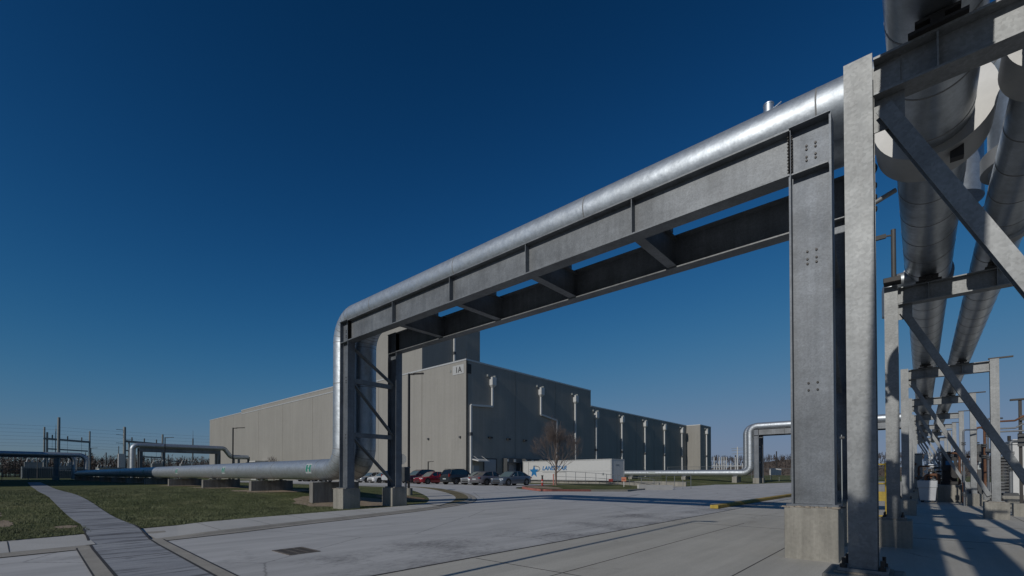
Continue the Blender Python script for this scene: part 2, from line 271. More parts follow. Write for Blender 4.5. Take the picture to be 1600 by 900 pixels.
# ------------------------------------------------------------------ mesh helpers
def ss(t): t = max(0., min(1., t)); return t * t * (3 - 2 * t)
def g(x, y):
    """height of the ground"""
    return .52 * ss((-x - 19) / 13) + .85 * ss((y - 45) / 70)
def wloc(o):
    v = Vector((0, 0, 0))
    while o is not None: v = v + Vector(o.location); o = o.parent
    return v
class MB:
    def __init__(s): s.v = []; s.f = []; s.mi = []; s.m = 0; s.sm = []
    def warp(s):
        """stretch of the warehouse plan"""
        s.v = [(x * (1 + .00048 * x) if x < 0 else x, y * (1 + .0006 * y) if y > 0 else y, z) for x, y, z in s.v]; return s
    def add(s, vs, fs, smooth=False):
        k = len(s.v); s.v += [tuple(p) for p in vs]
        for f in fs: s.f.append(tuple(i + k for i in f)); s.mi.append(s.m); s.sm.append(smooth)
        return s
    def hexa(s, p):
        return s.add(p, [(0, 3, 2, 1), (4, 5, 6, 7), (0, 1, 5, 4), (1, 2, 6, 5), (2, 3, 7, 6), (3, 0, 4, 7)])
    def box(s, x0, x1, y0, y1, z0, z1):
        return s.hexa([(x0, y0, z0), (x1, y0, z0), (x1, y1, z0), (x0, y1, z0), (x0, y0, z1), (x1, y0, z1), (x1, y1, z1), (x0, y1, z1)])
    def bar(s, p0, p1, w, h, up=(0, 0, 1)):
        """box from p0 to p1, h thick along up and w across"""
        p0 = Vector(p0); p1 = Vector(p1); d = (p1 - p0).normalized(); u = Vector(up)
        sd = d.cross(u).normalized(); u = sd.cross(d).normalized()
        q = []
        for p in (p0, p1):
            for a, b_ in ((-1, -1), (1, -1), (1, 1), (-1, 1)): q.append(p + sd * (a * w / 2) + u * (b_ * h / 2))
        return s.hexa(q)
    def ibeam(s, p0, p1, depth, width, tf=.03, tw=.02, up=(0, 0, 1)):
        p0 = Vector(p0); p1 = Vector(p1); d = (p1 - p0).normalized(); u = Vector(up)
        sd = d.cross(u).normalized(); u = sd.cross(d).normalized()
        for k in (-1, 1):
            o = u * (k * (depth / 2 - tf / 2)); s.bar(p0 + o, p1 + o, width, tf, u)
        return s.bar(p0, p1, tw, depth - 2 * tf, u)
    def cyl(s, p0, p1, r0, r1=None, n=16, caps=True, smooth=True):
        r1 = r0 if r1 is None else r1
        p0 = Vector(p0); p1 = Vector(p1); d = (p1 - p0).normalized()
        a = Vector((0, 0, 1)) if abs(d.z) < .9 else Vector((1, 0, 0))
        x = d.cross(a).normalized(); y = d.cross(x).normalized(); vs = []
        for p, r in ((p0, r0), (p1, r1)):
            for i in range(n):
                t = 2 * math.pi * i / n; vs.append(p + x * (r * math.cos(t)) + y * (r * math.sin(t)))
        k = len(s.v)
        s.add(vs, [(i, i + n, (i + 1) % n + n, (i + 1) % n) for i in range(n)], smooth)
        if caps: s.add(vs[:n], [tuple(range(n))]); s.add(vs[n:], [tuple(reversed(range(n)))])
        return s
    def ring(s, c, axis, r_in, r_out, half, n=40):
        """short drum with a hole"""
        c = Vector(c); d = Vector(axis).normalized(); a = Vector((0, 0, 1)) if abs(d.z) < .9 else Vector((1, 0, 0))
        x = d.cross(a).normalized(); y = d.cross(x).normalized(); vs = []
        for r, o in ((r_in, -half), (r_out, -half), (r_out, half), (r_in, half)):
            for i in range(n):
                t = 2 * math.pi * i / n; vs.append(c + d * o + x * (r * math.cos(t)) + y * (r * math.sin(t)))
        for q in range(4):
            s.add([vs[q * n + i] for i in range(n)] + [vs[((q + 1) % 4) * n + i] for i in range(n)],
                  [(i, (i + 1) % n, (i + 1) % n + n, i + n) for i in range(n)], q in (1, 3))
        return s
    def tube(s, path, r, n=28, caps=True, smooth=True):
        """tube along points; r a number or a list"""
        P = [Vector(p) for p in path]; rs = r if isinstance(r, (list, tuple)) else [r] * len(P)
        d0 = (P[1] - P[0]).normalized(); a = Vector((0, 0, 1)) if abs(d0.z) < .9 else Vector((0, 1, 0))
        x = d0.cross(a).normalized(); vs = []
        for i, p in enumerate(P):
            d = (P[min(i + 1, len(P) - 1)] - P[max(i - 1, 0)]).normalized()
            x = (x - d * x.dot(d)).normalized(); y = d.cross(x)
            for k in range(n):
                t = 2 * math.pi * k / n; vs.append(p + x * (rs[i] * math.cos(t)) + y * (rs[i] * math.sin(t)))
        fs = []
        for i in range(len(P) - 1):
            for k in range(n): fs.append((i * n + k, i * n + (k + 1) % n, (i + 1) * n + (k + 1) % n, (i + 1) * n + k))
        s.add(vs, fs, smooth)
        if caps: s.add(vs[:n], [tuple(reversed(range(n)))]); s.add(vs[-n:], [tuple(range(n))])
        return s
    def poly(s, pts, z0, z1):
        n = len(pts)
        vs = [(p[0], p[1], z0) for p in pts] + [(p[0], p[1], z1) for p in pts]
        return s.add(vs, [tuple(reversed(range(n))), tuple(range(n, 2 * n))] + [(i, (i + 1) % n, (i + 1) % n + n, i + n) for i in range(n)])
    def sphere(s, c, r, n=12, sz=1.):
        vs = []; fs = []
        for i in range(n // 2 + 1):
            th = math.pi * i / (n // 2)
            for k in range(n):
                ph = 2 * math.pi * k / n
                vs.append((c[0] + r * math.sin(th) * math.cos(ph), c[1] + r * math.sin(th) * math.sin(ph), c[2] + r * sz * math.cos(th)))
        for i in range(n // 2):
            for k in range(n): fs.append((i * n + k, (i + 1) * n + k, (i + 1) * n + (k + 1) % n, i * n + (k + 1) % n))
        return s.add(vs, fs, True)
    def obj(s, name, m, parent=None, bevel=0.):
        L = wloc(parent) if parent is not None else Vector((0, 0, 0))
        me = bpy.data.meshes.new(name); me.from_pydata([Vector(p) - L for p in s.v], [], s.f)
        for x in (m if isinstance(m, (list, tuple)) else [m]): me.materials.append(M[x] if isinstance(x, str) else x)
        me.polygons.foreach_set('material_index', s.mi); me.polygons.foreach_set('use_smooth', s.sm); me.update()
        o = bpy.data.objects.new(name, me); COL.objects.link(o)
        if parent is not None: o.parent = parent
        if bevel:
            b = o.modifiers.new('bevel', 'BEVEL'); b.width = bevel; b.segments = 2; b.limit_method = 'ANGLE'; b.angle_limit = R(40)
        return o
def pieces(mb, name, m, parent, local=False):
    """one object for every separate piece of the builder"""
    key = {}; par = list(range(len(mb.v)))
    def fd(i):
        while par[i] != i: par[i] = par[par[i]]; i = par[i]
        return i
    for i, p in enumerate(mb.v):
        k = tuple(round(c, 5) for c in p)
        if k in key: par[fd(i)] = fd(key[k])
        else: key[k] = i
    for f in mb.f:
        for i in f[1:]: par[fd(i)] = fd(f[0])
    grp = {}
    for n, f in enumerate(mb.f): grp.setdefault(fd(f[0]), []).append(n)
    for fs in grp.values():
        q = MB(); mp = {}
        for n in fs:
            ff = []
            for i in mb.f[n]:
                if i not in mp: mp[i] = len(q.v); q.v.append(mb.v[i])
                ff.append(mp[i])
            q.f.append(tuple(ff)); q.mi.append(mb.mi[n]); q.sm.append(mb.sm[n])
        if local: q.obj(name, m, None).parent = parent
        else: q.obj(name, m, parent)
def tag(o, label, cat, group=None):
    o['label'] = label; o['category'] = cat
    if group: o['group'] = group
    return o
def thing(name, label, cat, loc=(0, 0, 0), group=None, rz=0.):
    o = bpy.data.objects.new(name, None); COL.objects.link(o); o.location = loc; o.rotation_euler = (0, 0, rz)
    return tag(o, label, cat, group)
def struct(o, kind='structure'): o['kind'] = kind; return o
def bend(pts, rad, n=10):
    """corner points -> path with round elbows"""
    P = [Vector(p) for p in pts]; out = [P[0]]
    for i in range(1, len(P) - 1):
        a = (P[i - 1] - P[i]).normalized(); b = (P[i + 1] - P[i]).normalized()
        th = a.angle(b); t = rad / math.tan(th / 2)
        c = P[i] + (a + b).normalized() * (rad / math.sin(th / 2))
        s0 = P[i] + a * t - c; s1 = P[i] + b * t - c; w = s0.angle(s1)
        for k in range(n + 1):
            f = k / n; out.append(c + (s0 * math.sin((1 - f) * w) + s1 * math.sin(f * w)) / math.sin(w))
    out.append(P[-1]); return out
def densify(path, step):
    out = [path[0]]
    for a, b in zip(path, path[1:]):
        n = max(1, int((b - a).length / step))
        for k in range(1, n + 1): out.append(a.lerp(b, k / n))
    return out
def textmesh(body, size, shear=0., offset=0., depth=.006):
    c = bpy.data.curves.new('lettering', 'FONT'); c.body = body; c.size = size; c.shear = shear; c.offset = offset; c.extrude = depth
    c.align_x = 'LEFT'
    o = bpy.data.objects.new('lettering', c); COL.objects.link(o)
    bpy.context.view_layer.update()
    me = bpy.data.meshes.new_from_object(o.evaluated_get(bpy.context.evaluated_depsgraph_get()))
    bpy.data.objects.remove(o); return me
def sheet(name, pts, dz, m, cut=1.0, cutbox=None, zfun=None):
    """flat polygon draped on the ground: cut into cells so that it follows the slope"""
    bm = bmesh.new(); vs = [bm.verts.new((p[0], p[1], 0)) for p in pts]; bm.faces.new(vs)
    x0, x1 = min(p[0] for p in pts), max(p[0] for p in pts); y0, y1 = min(p[1] for p in pts), max(p[1] for p in pts)
    if cut:
        xs = [x for x in frange(-33, -19, cut)] ; ys = [y for y in frange(45, 115, 5)]
        for x in xs:
            if x0 < x < x1: bmesh.ops.bisect_plane(bm, geom=bm.verts[:] + bm.edges[:] + bm.faces[:], plane_co=(x, 0, 0), plane_no=(1, 0, 0))
        for y in ys:
            if y0 < y < y1: bmesh.ops.bisect_plane(bm, geom=bm.verts[:] + bm.edges[:] + bm.faces[:], plane_co=(0, y, 0), plane_no=(0, 1, 0))
    zf = zfun or g
    for v in bm.verts: v.co.z = zf(v.co.x, v.co.y) + dz
    bmesh.ops.recalc_face_normals(bm, faces=bm.faces[:])
    for f in bm.faces:
        if f.normal.z < 0: f.normal_flip()
    me = bpy.data.meshes.new(name); bm.to_mesh(me); bm.free(); me.materials.append(M[m])
    o = bpy.data.objects.new(name, me); COL.objects.link(o); return o
def frange(a, b, st):
    while a <= b + 1e-6: yield a; a += st
def strip(name, A, B, za, zb, m, sub=3):
    """band between two polylines of equal length"""
    mb = MB(); PA = []; PB = []
    for i in range(len(A) - 1):
        for k in range(sub):
            f = k / sub
            PA.append((A[i][0] * (1 - f) + A[i + 1][0] * f, A[i][1] * (1 - f) + A[i + 1][1] * f)); PB.append((B[i][0] * (1 - f) + B[i + 1][0] * f, B[i][1] * (1 - f) + B[i + 1][1] * f))
    PA.append(A[-1]); PB.append(B[-1])
    vs = [(x, y, g(x, y) + za) for x, y in PA] + [(x, y, g(x, y) + zb) for x, y in PB]; n = len(PA)
    mb.add(vs, [(i, i + 1, n + i + 1, n + i) for i in range(n - 1)])
    return mb
def smoothpoly(pts, it=2):
    for _ in range(it):
        out = [pts[0]]
        for a, b in zip(pts, pts[1:]):
            out.append((a[0] * .75 + b[0] * .25, a[1] * .75 + b[1] * .25)); out.append((a[0] * .25 + b[0] * .75, a[1] * .25 + b[1] * .75))
        out.append(pts[-1]); pts = out
    return pts

# ------------------------------------------------------------------ the ground
def base_z(x, y):
    z = g(x, y)
    if -46.9 < x < -22.4 and 50.62 < y < 58.4: z -= 1.0 * (1 - ss((x + 31) / 8.4))     # truck dock pit, ramp at its east end
    r = math.hypot(x + 60, y - 100)
    return z
def make_ground():
    bm = bmesh.new()
    xs = [-1500, -400, -200, -120, -80, -60] + [-46.92, -46.88] + list(frange(-44, -34, 2)) + list(frange(-33, -18, 1)) + [-10, 0, 20, 60, 150, 400, 1500]
    ys = [-1500, -300, -80, -20, 0, 20, 35] + [45, 50.6, 50.64, 54, 58.38, 58.42, 62] + list(frange(66, 116, 5)) + [140, 200, 400, 1500]
    V = [[bm.verts.new((x, y, base_z(x, y) - .06)) for x in xs] for y in ys]
    for j in range(len(ys) - 1):
        for i in range(len(xs) - 1): bm.faces.new((V[j][i], V[j][i + 1], V[j + 1][i + 1], V[j + 1][i]))
    me = bpy.data.meshes.new('ground'); bm.to_mesh(me); bm.free(); me.materials.append(M['grass'])
    o = bpy.data.objects.new('ground', me); COL.objects.link(o); struct(o)
make_ground()
K0 = [(-10.6, -30), (-12.6, -6), (-13.2, 0), (-13.9, 4), (-14.67, 6.15), (-15.37, 8.69), (-16.27, 11.86), (-17.3, 14.6), (-18.8, 17.6), (-20.9, 20.5), (-24.4, 23.2), (-28.4, 24.5), (-36, 25.1), (-95, 25.6)]
K = smoothpoly(K0, 2)
def offs(P, d):
    out = []
    for i, p in enumerate(P):
        a = P[max(i - 1, 0)]; b = P[min(i + 1, len(P) - 1)]
        t = Vector((b[0] - a[0], b[1] - a[1])).normalized(); out.append((p[0] - t.y * d, p[1] + t.x * d))
    return out
struct(sheet('road', [(-6.5, -30), (-6.5, 130), (-13, 130), (-14.5, 81), (-18, 73), (-21.4, 67), (-22.0, 57), (-21.5, 44), (-20.7, 40.3), (-23.4, 33.8), (-24.3, 31.1), (-27.6, 31.7)] + list(reversed([p for p in K if p[1] < 24.2])), 0., 'road'))
struct(sheet('parking_lot', [(-27.6, 31.7), (-28.6, 33), (-29.6, 42.6), (-95, 42.6)] + list(reversed([p for p in K if p[1] >= 24.0])), -.003, 'road'))
struct(sheet('concrete_apron', [(-6.5, -30), (60, -30), (60, 90), (-6.5, 90)], .006, 'apron'))
struct(sheet('dock_pit_floor', [(-46.8, 50.7), (-22.2, 50.7), (-22.2, 58.3), (-46.8, 58.3)], -.03, 'apron', 1.0, None, base_z))
mb = MB()                                                            # sawn joints of the slab
for y in (1.5, 6.2, 15.5, 20.2, 29, 38, 47): mb.box(-6.4, 30, y - .009, y + .009, .0, .0095)
for x in (-2.25, 2.6): mb.box(x - .009, x + .009, -8, 60, .0, .0098)
mb.box(-6.53, -6.47, -30, 80, -.02, .0105)
mb.box(-4.4, -4.385, 4.0, 16.5, 0, .0099)
struct(mb.obj('slab_joint', 'slot'))

def hf(y): return .25 if y < 2 else ss((y - 2.8) / 1.7)
def kerb(name, P):
    o0, o1, o2, o3 = P, offs(P, .28), offs(P, .40), offs(P, .58); m_ = MB(); n = len(P)
    vs = []
    for i in range(n):
        h = hf(P[i][1]); gz = g(*P[i])
        for q, z in ((o0, .008), (o1, .014), (o2, .014 + .05 * h), (o3, .016 + .052 * h)): vs.append((q[i][0], q[i][1], gz + z))
    m_.add(vs, [(4 * i + k, 4 * i + 4 + k, 4 * i + 5 + k, 4 * i + 1 + k) for i in range(n - 1) for k in range(3)])
    for i in range(3, n - 1, 5):
        p = o1[i]; q = o3[i]
    struct(m_.obj(name, 'gutter'))
def seg(P, y0, y1):
    """part of the kerb line between two heights of Y"""
    out = []
    for a, b in zip(P, P[1:]):
        if a[1] <= y0 <= b[1]: f = (y0 - a[1]) / (b[1] - a[1]); out.append((a[0] + f * (b[0] - a[0]), y0))
        if y0 < b[1] < y1: out.append(b)
        if a[1] <= y1 <= b[1]: f = (y1 - a[1]) / (b[1] - a[1]); out.append((a[0] + f * (b[0] - a[0]), y1)); break
    return out
kerb('kerb', seg(K, -29, 1.56)); kr = [p for p in K if p[1] > 2.75]; kerb('kerb', [(-13.68, 2.72)] + kr)
def side_in(y):
    pts = [(-29, -12.3), (-6, -14.6), (0, -15.5), (3, -16.5), (6.2, -17.35), (9.5, -18.0), (13.2, -18.55), (16, -19.9)]
    for a, b in zip(pts, pts[1:]):
        if a[0] <= y <= b[0]: return a[1] + (b[1] - a[1]) * (y - a[0]) / (b[0] - a[0])
    return pts[-1][1]
def sidewalk(y0, y1, n):
    ys = [y0 + (y1 - y0) * i / n for i in range(n + 1)]; m_ = MB(); vs = []
    for y in ys:
        i = min(range(len(K)), key=lambda k: abs(K[k][1] - y)); kp = seg(K, -29.9, y)[-1]; h = hf(y)
        vs += [(kp[0] - .57, y, .018 + .052 * h), (side_in(y), y, .02 + .10 * max(h, .7))]
    m_.add(vs, [(2 * i, 2 * i + 2, 2 * i + 3, 2 * i + 1) for i in range(n)])
    struct(m_.obj('sidewalk', 'concpale'))
sidewalk(-29, 1.64, 12); sidewalk(2.78, 15.6, 26)
mb = MB()
for P in (seg(K, -29, 1.5), [(-13.68, 2.74)] + [p for p in K if p[1] > 2.75]):
    e = offs(P, .03)
    for a, b_, c, d in zip(P, P[1:], e[1:], e): mb.add([(a[0], a[1], g(*a) + .0125), (b_[0], b_[1], g(*b_) + .0125), (c[0], c[1], g(*c) + .0135), (d[0], d[1], g(*d) + .0135)], [(0, 1, 2, 3)])
struct(mb.obj('kerb_joint', 'slot'))
mb = MB()
for y in [-4.2, -2.7, -1.2, .3] + [4.3 + 1.5 * k for k in range(8)]:
    kp = seg(K, -29.9, y)[-1][0] - .58; xi = side_in(y); h = hf(y); z0, z1 = .018 + .052 * h + .003, .02 + .10 * max(h, .7) + .003
    mb.add([(kp, y, z0), (kp, y + .014, z0), (xi, y + .014, z1), (xi, y, z1)], [(0, 1, 2, 3)])
struct(mb.obj('sidewalk_joint', 'slot'))
out_ = smoothpoly([(-17.9, 14.8), (-18.9, 16.2), (-20.9, 18.6), (-23.4, 20.7), (-26.8, 22.2), (-30.5, 22.9), (-45, 23.3), (-90, 23.6)], 2)
inn_ = smoothpoly([(-19.2, 14.8), (-20.1, 15.9), (-22.2, 17.6), (-24.4, 18.9), (-27.3, 20.2), (-31, 21.1), (-45, 21.5), (-90, 21.8)], 2)
struct(strip('walkway', out_, inn_, .10, .125, 'concpale').obj('walkway', 'concpale'))
# strip of dead grass between walkway and kerb, lawn, bare soil
def resample(P, n):
    ac = [0.]
    for a, b in zip(P, P[1:]): ac.append(ac[-1] + math.dist(a, b))
    out = []; k = 0
    for i in range(n):
        d = ac[-1] * i / (n - 1)
        while k < len(P) - 2 and ac[k + 1] < d: k += 1
        f = (d - ac[k]) / max(1e-9, ac[k + 1] - ac[k]); out.append((P[k][0] + (P[k + 1][0] - P[k][0]) * f, P[k][1] + (P[k + 1][1] - P[k][1]) * f))
    return out
M['deadgrass'] = mat('dead_grass', (.15, .125, .065), .95, var=.5, scale=9, bump=1., bscale=30)
vk = resample([p for p in offs(K, .56) if p[1] > 15.2 and p[0] > -46], 60); verge = resample([p for p in out_ if p[1] > 15.6 and p[0] > -46], 60)
struct(strip('verge', vk, verge, .07, .098, 'deadgrass').obj('verge', 'deadgrass'))
lawn_edge = [(side_in(y), y) for y in frange(-29, 1.0, 3)] + [(side_in(y), y) for y in frange(1.64, 14.6, .9)] + inn_
struct(sheet('lawn', lawn_edge + [(-400, 21.9), (-400, -100), (-12.3, -100)], .105, 'grass'))
def blob(name, cx, cy, rx, ry, dz, m, n=26, seed=1):
    rr = random.Random(seed); pts = []
    for i in range(n):
        t = 2 * math.pi * i / n; k = 1 + rr.uniform(-.16, .16); pts.append((cx + rx * k * math.cos(t), cy + ry * k * math.sin(t)))
    struct(sheet(name, pts, dz, m))
blob('bare_soil', -22.6, 12.2, 2.9, 2.5, .119, 'dirt', 30, 2); blob('bare_soil', -30.8, 12.0, 2.2, 2.2, .119, 'dirt', 26, 3)
blob('bare_soil', -40.5, 12.0, 3, 2.0, .119, 'dirt', 26, 4); blob('bare_soil', -50, 12.0, 2.6, 2, .119, 'dirt', 26, 5); blob('mulch_bed', -23.0, 16.2, 2.2, 1.15, .123, 'mulch', 26, 6)
blob('bare_soil', -23.6, .0, 1.5, .32, .112, 'dirt', 30, 8); blob('bare_soil', -20.6, .3, 1.1, .22, .112, 'dirt', 30, 9)
SOIL = ((-23.6, .0, 1.5, .32), (-20.6, .3, 1.1, .22), (-18.4, 1.5, .5, .25))
blob('bare_soil', -18.4, 1.5, .5, .25, .112, 'dirt', 24, 12)
# long slab path over the lawn and across the road
PL = [(-6.6, 1.25), (-9.5, 1.36), (-13.3, 1.52), (-18.7, 1.84), (-26.4, 1.82), (-31, 1.82), (-36, 1.87), (-55.6, 2.38), (-90, 3.5)]
PR = [(-6.6, 2.3), (-9.4, 2.42), (-13.5, 2.6), (-17.6, 2.86), (-25.8, 2.92), (-31, 2.84), (-42.3, 2.97), (-65.7, 3.79), (-90, 4.7)]
def pathz(x): return g(x, 2) + .013 + .125 * ss((-x - 13.9) / 2.6)
mb = MB(); sub = 6; A = []; B = []
for i in range(len(PL) - 1):
    for k in range(sub):
        f = k / sub; A.append((PL[i][0] * (1 - f) + PL[i + 1][0] * f, PL[i][1] * (1 - f) + PL[i + 1][1] * f)); B.append((PR[i][0] * (1 - f) + PR[i + 1][0] * f, PR[i][1] * (1 - f) + PR[i + 1][1] * f))
n = len(A); mb.add([(x, y, pathz(x)) for x, y in A] + [(x, y, pathz(x)) for x, y in B], [(i, n + i, n + i + 1, i + 1) for i in range(n - 1)])
struct(mb.obj('path', 'plank'))
def path_band(d0, d1, P, sgn, m, dz, x0=-6.6, x1=-14.2, name='path_edge'):
    m_ = MB(); vs = []; xs = list(frange(0, 1, .1))
    for f in xs:
        x = x0 + (x1 - x0) * f; a = next(i for i in range(len(P) - 1) if P[i + 1][0] <= x + 1e-6); t = (x - P[a][0]) / (P[a + 1][0] - P[a][0]); y = P[a][1] + t * (P[a + 1][1] - P[a][1])
        vs += [(x, y + sgn * d0, pathz(x) + dz), (x, y + sgn * d1, pathz(x) + dz)]
    m_.add(vs, [(2 * i, 2 * i + 1, 2 * i + 3, 2 * i + 2) if sgn > 0 else (2 * i + 1, 2 * i, 2 * i + 2, 2 * i + 3) for i in range(len(xs) - 1)])
    struct(m_.obj(name, m))
for P, s in ((PL, -1), (PR, 1)):
    path_band(-.01, .035, P, s, 'slot', .003, -6.6, -17.5); path_band(.035, .24, P, s, 'gutter', .001); path_band(.03, .5, P, s, 'gutter', -.03, -13.8, -15.6); path_band(.24, .268, P, s, 'slot', .002)
mb = MB()
for x in [-11.6 - 1.25 * k for k in range(30)]:
    def yl_(P): a = next(i for i in range(len(P) - 1) if P[i + 1][0] <= x); t_ = (x - P[a][0]) / (P[a + 1][0] - P[a][0]); return P[a][1] + t_ * (P[a + 1][1] - P[a][1])
    a_, c_ = yl_(PL) + .01, yl_(PR) - .01; z_ = pathz(x); mb.hexa([(x, a_, z_ + .001), (x + .018, a_, z_ + .001), (x + .05, c_, z_ + .001), (x + .03, c_, z_ + .001), (x, a_, z_ + .004), (x + .018, a_, z_ + .004), (x + .05, c_, z_ + .004), (x + .03, c_, z_ + .004)])
struct(mb.obj('path_joint', 'slot'))
# grass island in front of the docks with its red painted kerb
isl = smoothpoly([(-21.1, 40.6), (-23.7, 34.3), (-24.6, 31.7), (-27.4, 32.2), (-28.2, 33.6), (-29.1, 42.6), (-29.2, 46.5), (-26, 49.9), (-22.6, 49.9), (-21.4, 45), (-21.1, 40.6)], 2)
struct(sheet('grass_island', isl[:-1], .125, 'grass'))
mb = MB(); e1 = offs(isl, .0); e2 = offs(isl, -.22); n = len(isl); red = lambda p: p[1] < 37.4
for i in range(n - 1):
    mb.m = 1 if red(isl[i]) else 0
    a, b, c, d = e2[i], e2[i + 1], e1[i + 1], e1[i]
    mb.hexa([(a[0], a[1], g(*a) - .05), (b[0], b[1], g(*b) - .05), (c[0], c[1], g(*c) - .05), (d[0], d[1], g(*d) - .05), (a[0], a[1], g(*a) + .14), (b[0], b[1], g(*b) + .14), (c[0], c[1], g(*c) + .14), (d[0], d[1], g(*d) + .14)])
struct(mb.obj('island_kerb', ['gutter', 'redpaint']))
blob('stone_bed', -26.2, 34.2, 1.5, 1.6, .135, 'dirt', 24, 11)
# grass blades standing on the near lawn
def blades():
    vs = []; fs = []; rr = random.Random(3); cnt = 0
    while cnt < 95000:
        x = -15 - 28 * rr.random() ** 1.6; y = rr.uniform(-1.5, 11.6)
        if any(((x - a) / c) ** 2 + ((y - b_) / d) ** 2 < 1.1 for a, b_, c, d in SOIL) and rr.random() < .8: continue
        if x > side_in(y) + .05 * math.sin(y * 23) + .02 or (x < -19 and y > 10.0 and rr.random() < .7): continue
        yl = 1.82 + max(0, -x - 36) * .026
        if yl - .0 < y < yl + 1.06: continue
        h = rr.uniform(.02, .06) * (1.9 if (math.sin(x * 2.1 + 1.3 * math.sin(y * 1.7)) + math.sin(y * 2.9 + x)) > 1.05 else 1); a = rr.uniform(0, 6.283); w = rr.uniform(.004, .011); z = g(x, y) + .1
        dx, dy = math.cos(a) * w, math.sin(a) * w; lx, ly = rr.uniform(-.05, .05), rr.uniform(-.05, .05)
        k = len(vs); vs += [(x - dx, y - dy, z), (x + dx, y + dy, z), (x + lx, y + ly, z + h)]; fs.append((k, k + 1, k + 2)); cnt += 1
    me = bpy.data.meshes.new('grass'); me.from_pydata(vs, [], fs); me.materials.append(M['blade'])
    o = bpy.data.objects.new('grass', me); COL.objects.link(o); tag(o, 'short winter lawn grass beside the slab path', 'grass'); o['kind'] = 'stuff'
blades()

# ------------------------------------------------------------------ the pipe bridge over the road
YB = 13.1
def pipe_bridge(name, label, ox, oy, oz, group, x0=-19.2, x1=-1.565, detail=True):
    """two plate girders on four wide columns; ox, oy, oz shift the whole thing; x0, x1 the column centres"""
    t = thing(name, label, 'pipe bridge', (x0 + ox, 10.6 + oy, oz), group)
    ztop, zbot = 8.43, 7.5
    tr = lambda x, y, z: (x + ox, y + oy, z + oz)
    stiff = [x0 + .33 + (x1 - x0 - .66) * k / 5 for k in range(1, 5)]
    for Y in (10.6, YB):
        b = MB(); b.ibeam(tr(x0 + .335, Y, (ztop + zbot) / 2), tr(x1 - .335, Y, (ztop + zbot) / 2), ztop - zbot, .40, .036, .022)
        gd = b.obj('girder', 'galv', t)
        for x in stiff:
            for s in (-1, 1):
                MB().box(x + ox - .011, x + ox + .011, Y + oy + s * .0115, Y + oy + s * .185, zbot + oz + .037, ztop + oz - .037).obj('stiffener', 'galv', gd)
        for X, s in ((x0, 1), (x1, -1)):
            c = MB(); c.ibeam(tr(X, Y, 1.04), tr(X, Y, ztop - .002), .70, .34, .034, .024, up=(1, 0, 0))
            c.box(X + ox - .34, X + ox + .34, Y + oy - .215, Y + oy + .215, ztop + oz - .001, ztop + oz + .018)
            c.box(X + ox - .42, X + ox + .42, Y + oy - .27, Y + oy + .27, 1.0 + oz, 1.04 + oz)
            if detail and Y < 12:
                bo = c; bo.m = 1
                for k in range(12):
                    z = zbot + .09 + k * .065
                    for q in (-.13, -.06, .06, .13):
                        bo.cyl(tr(X + s * .352, Y + q, z), tr(X + s * .378, Y + q, z), .017, n=6)
                        bo.cyl(tr(X + s * .322, Y + q, z), tr(X + s * .296, Y + q, z), .017, n=6)
                for zc, rows in ((7.93, (-.16, -.09, .06, .13)), (5.85, (-.12, -.03, .12)), (3.35, (-.1, .04))):
                    for r_ in rows:
                        for q in (-.07, .08):
                            bo.cyl(tr(X + q, Y - .012, zc + r_), tr(X + q, Y - .034, zc + r_), .021, n=6)
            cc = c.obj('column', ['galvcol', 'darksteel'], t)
            st = MB()
            for q in (-1, 1): st.box(X + ox - .30, X + ox + .30, Y + oy + q * .0125, Y + oy + q * .195, zbot + oz - .01, zbot + oz + .016)
            pieces(st, 'stiffener', 'galv', cc)
            ep = MB(); ep.box(X + ox + s * .337 - .013, X + ox + s * .337 + .013, Y + oy - .17, Y + oy + .17, zbot + oz + .04, ztop + oz - .04)
            ep.obj('end_plate', 'galv', cc)
            pd = MB(); pd.box(X + ox - .43, X + ox + .43, Y + oy - .42, Y + oy + .42, -.15 + oz, .985 + oz)
            p = pd.obj('pedestal', 'conc', t, .02)
            gr = MB(); gr.box(X + ox - .45, X + ox + .45, Y + oy - .30, Y + oy + .30, .985 + oz, 1.0 + oz); 
            if detail and Y < 12:
                rg = random.Random(5)
                for q in range(26):
                    gx = X + ox + rg.uniform(-.44, .42); gy = Y + oy + rg.choice((-.40, -.38, -.33)); a_ = rg.uniform(.02, .06); hh = rg.uniform(.008, .035)
                    gr.hexa([(gx - a_, gy - .03, .984 + oz), (gx + a_, gy - .035, .984 + oz), (gx + a_, gy + .06, .984 + oz), (gx - a_, gy + .06, .984 + oz), (gx - a_ * .6, gy - .02, .984 + hh + oz), (gx + a_ * .5, gy - .02, .984 + hh * .8 + oz), (gx + a_ * .7, gy + .05, .984 + hh + oz), (gx - a_ * .7, gy + .05, .984 + hh + oz)])
            gr.obj('grout', 'grout', p)
    for x in stiff:
        b = MB(); b.ibeam(tr(x, 10.615, zbot + .45), tr(x, YB - .015, zbot + .45), .82, .26, .02, .014); b.obj('crossbeam', 'galv', t)
    for X in ((x0, x1) if detail else (x0,)):
        for z in (5.83, 3.4):
            b = MB(); b.bar(tr(X + .05, 10.8, z), tr(X + .05, YB - .2, z), .13, .2); b.obj('strut', 'galv', t)
        for za, zb in ((7.3, 5.95), (5.72, 3.52), (3.28, 1.3)):
            b = MB(); b.bar(tr(X + .1, 10.82, za), tr(X + .1, YB - .2, zb), .05, .15); b.bar(tr(X + .17, 10.82, za - .05), tr(X + .17, YB - .2, zb - .05), .11, .012); b.obj('brace', 'galv', t)
    return t
main = pipe_bridge('pipe_bridge', 'large galvanised steel pipe bridge on concrete pedestals spanning the near road', 0, 0, 0, 'pipe bridges')

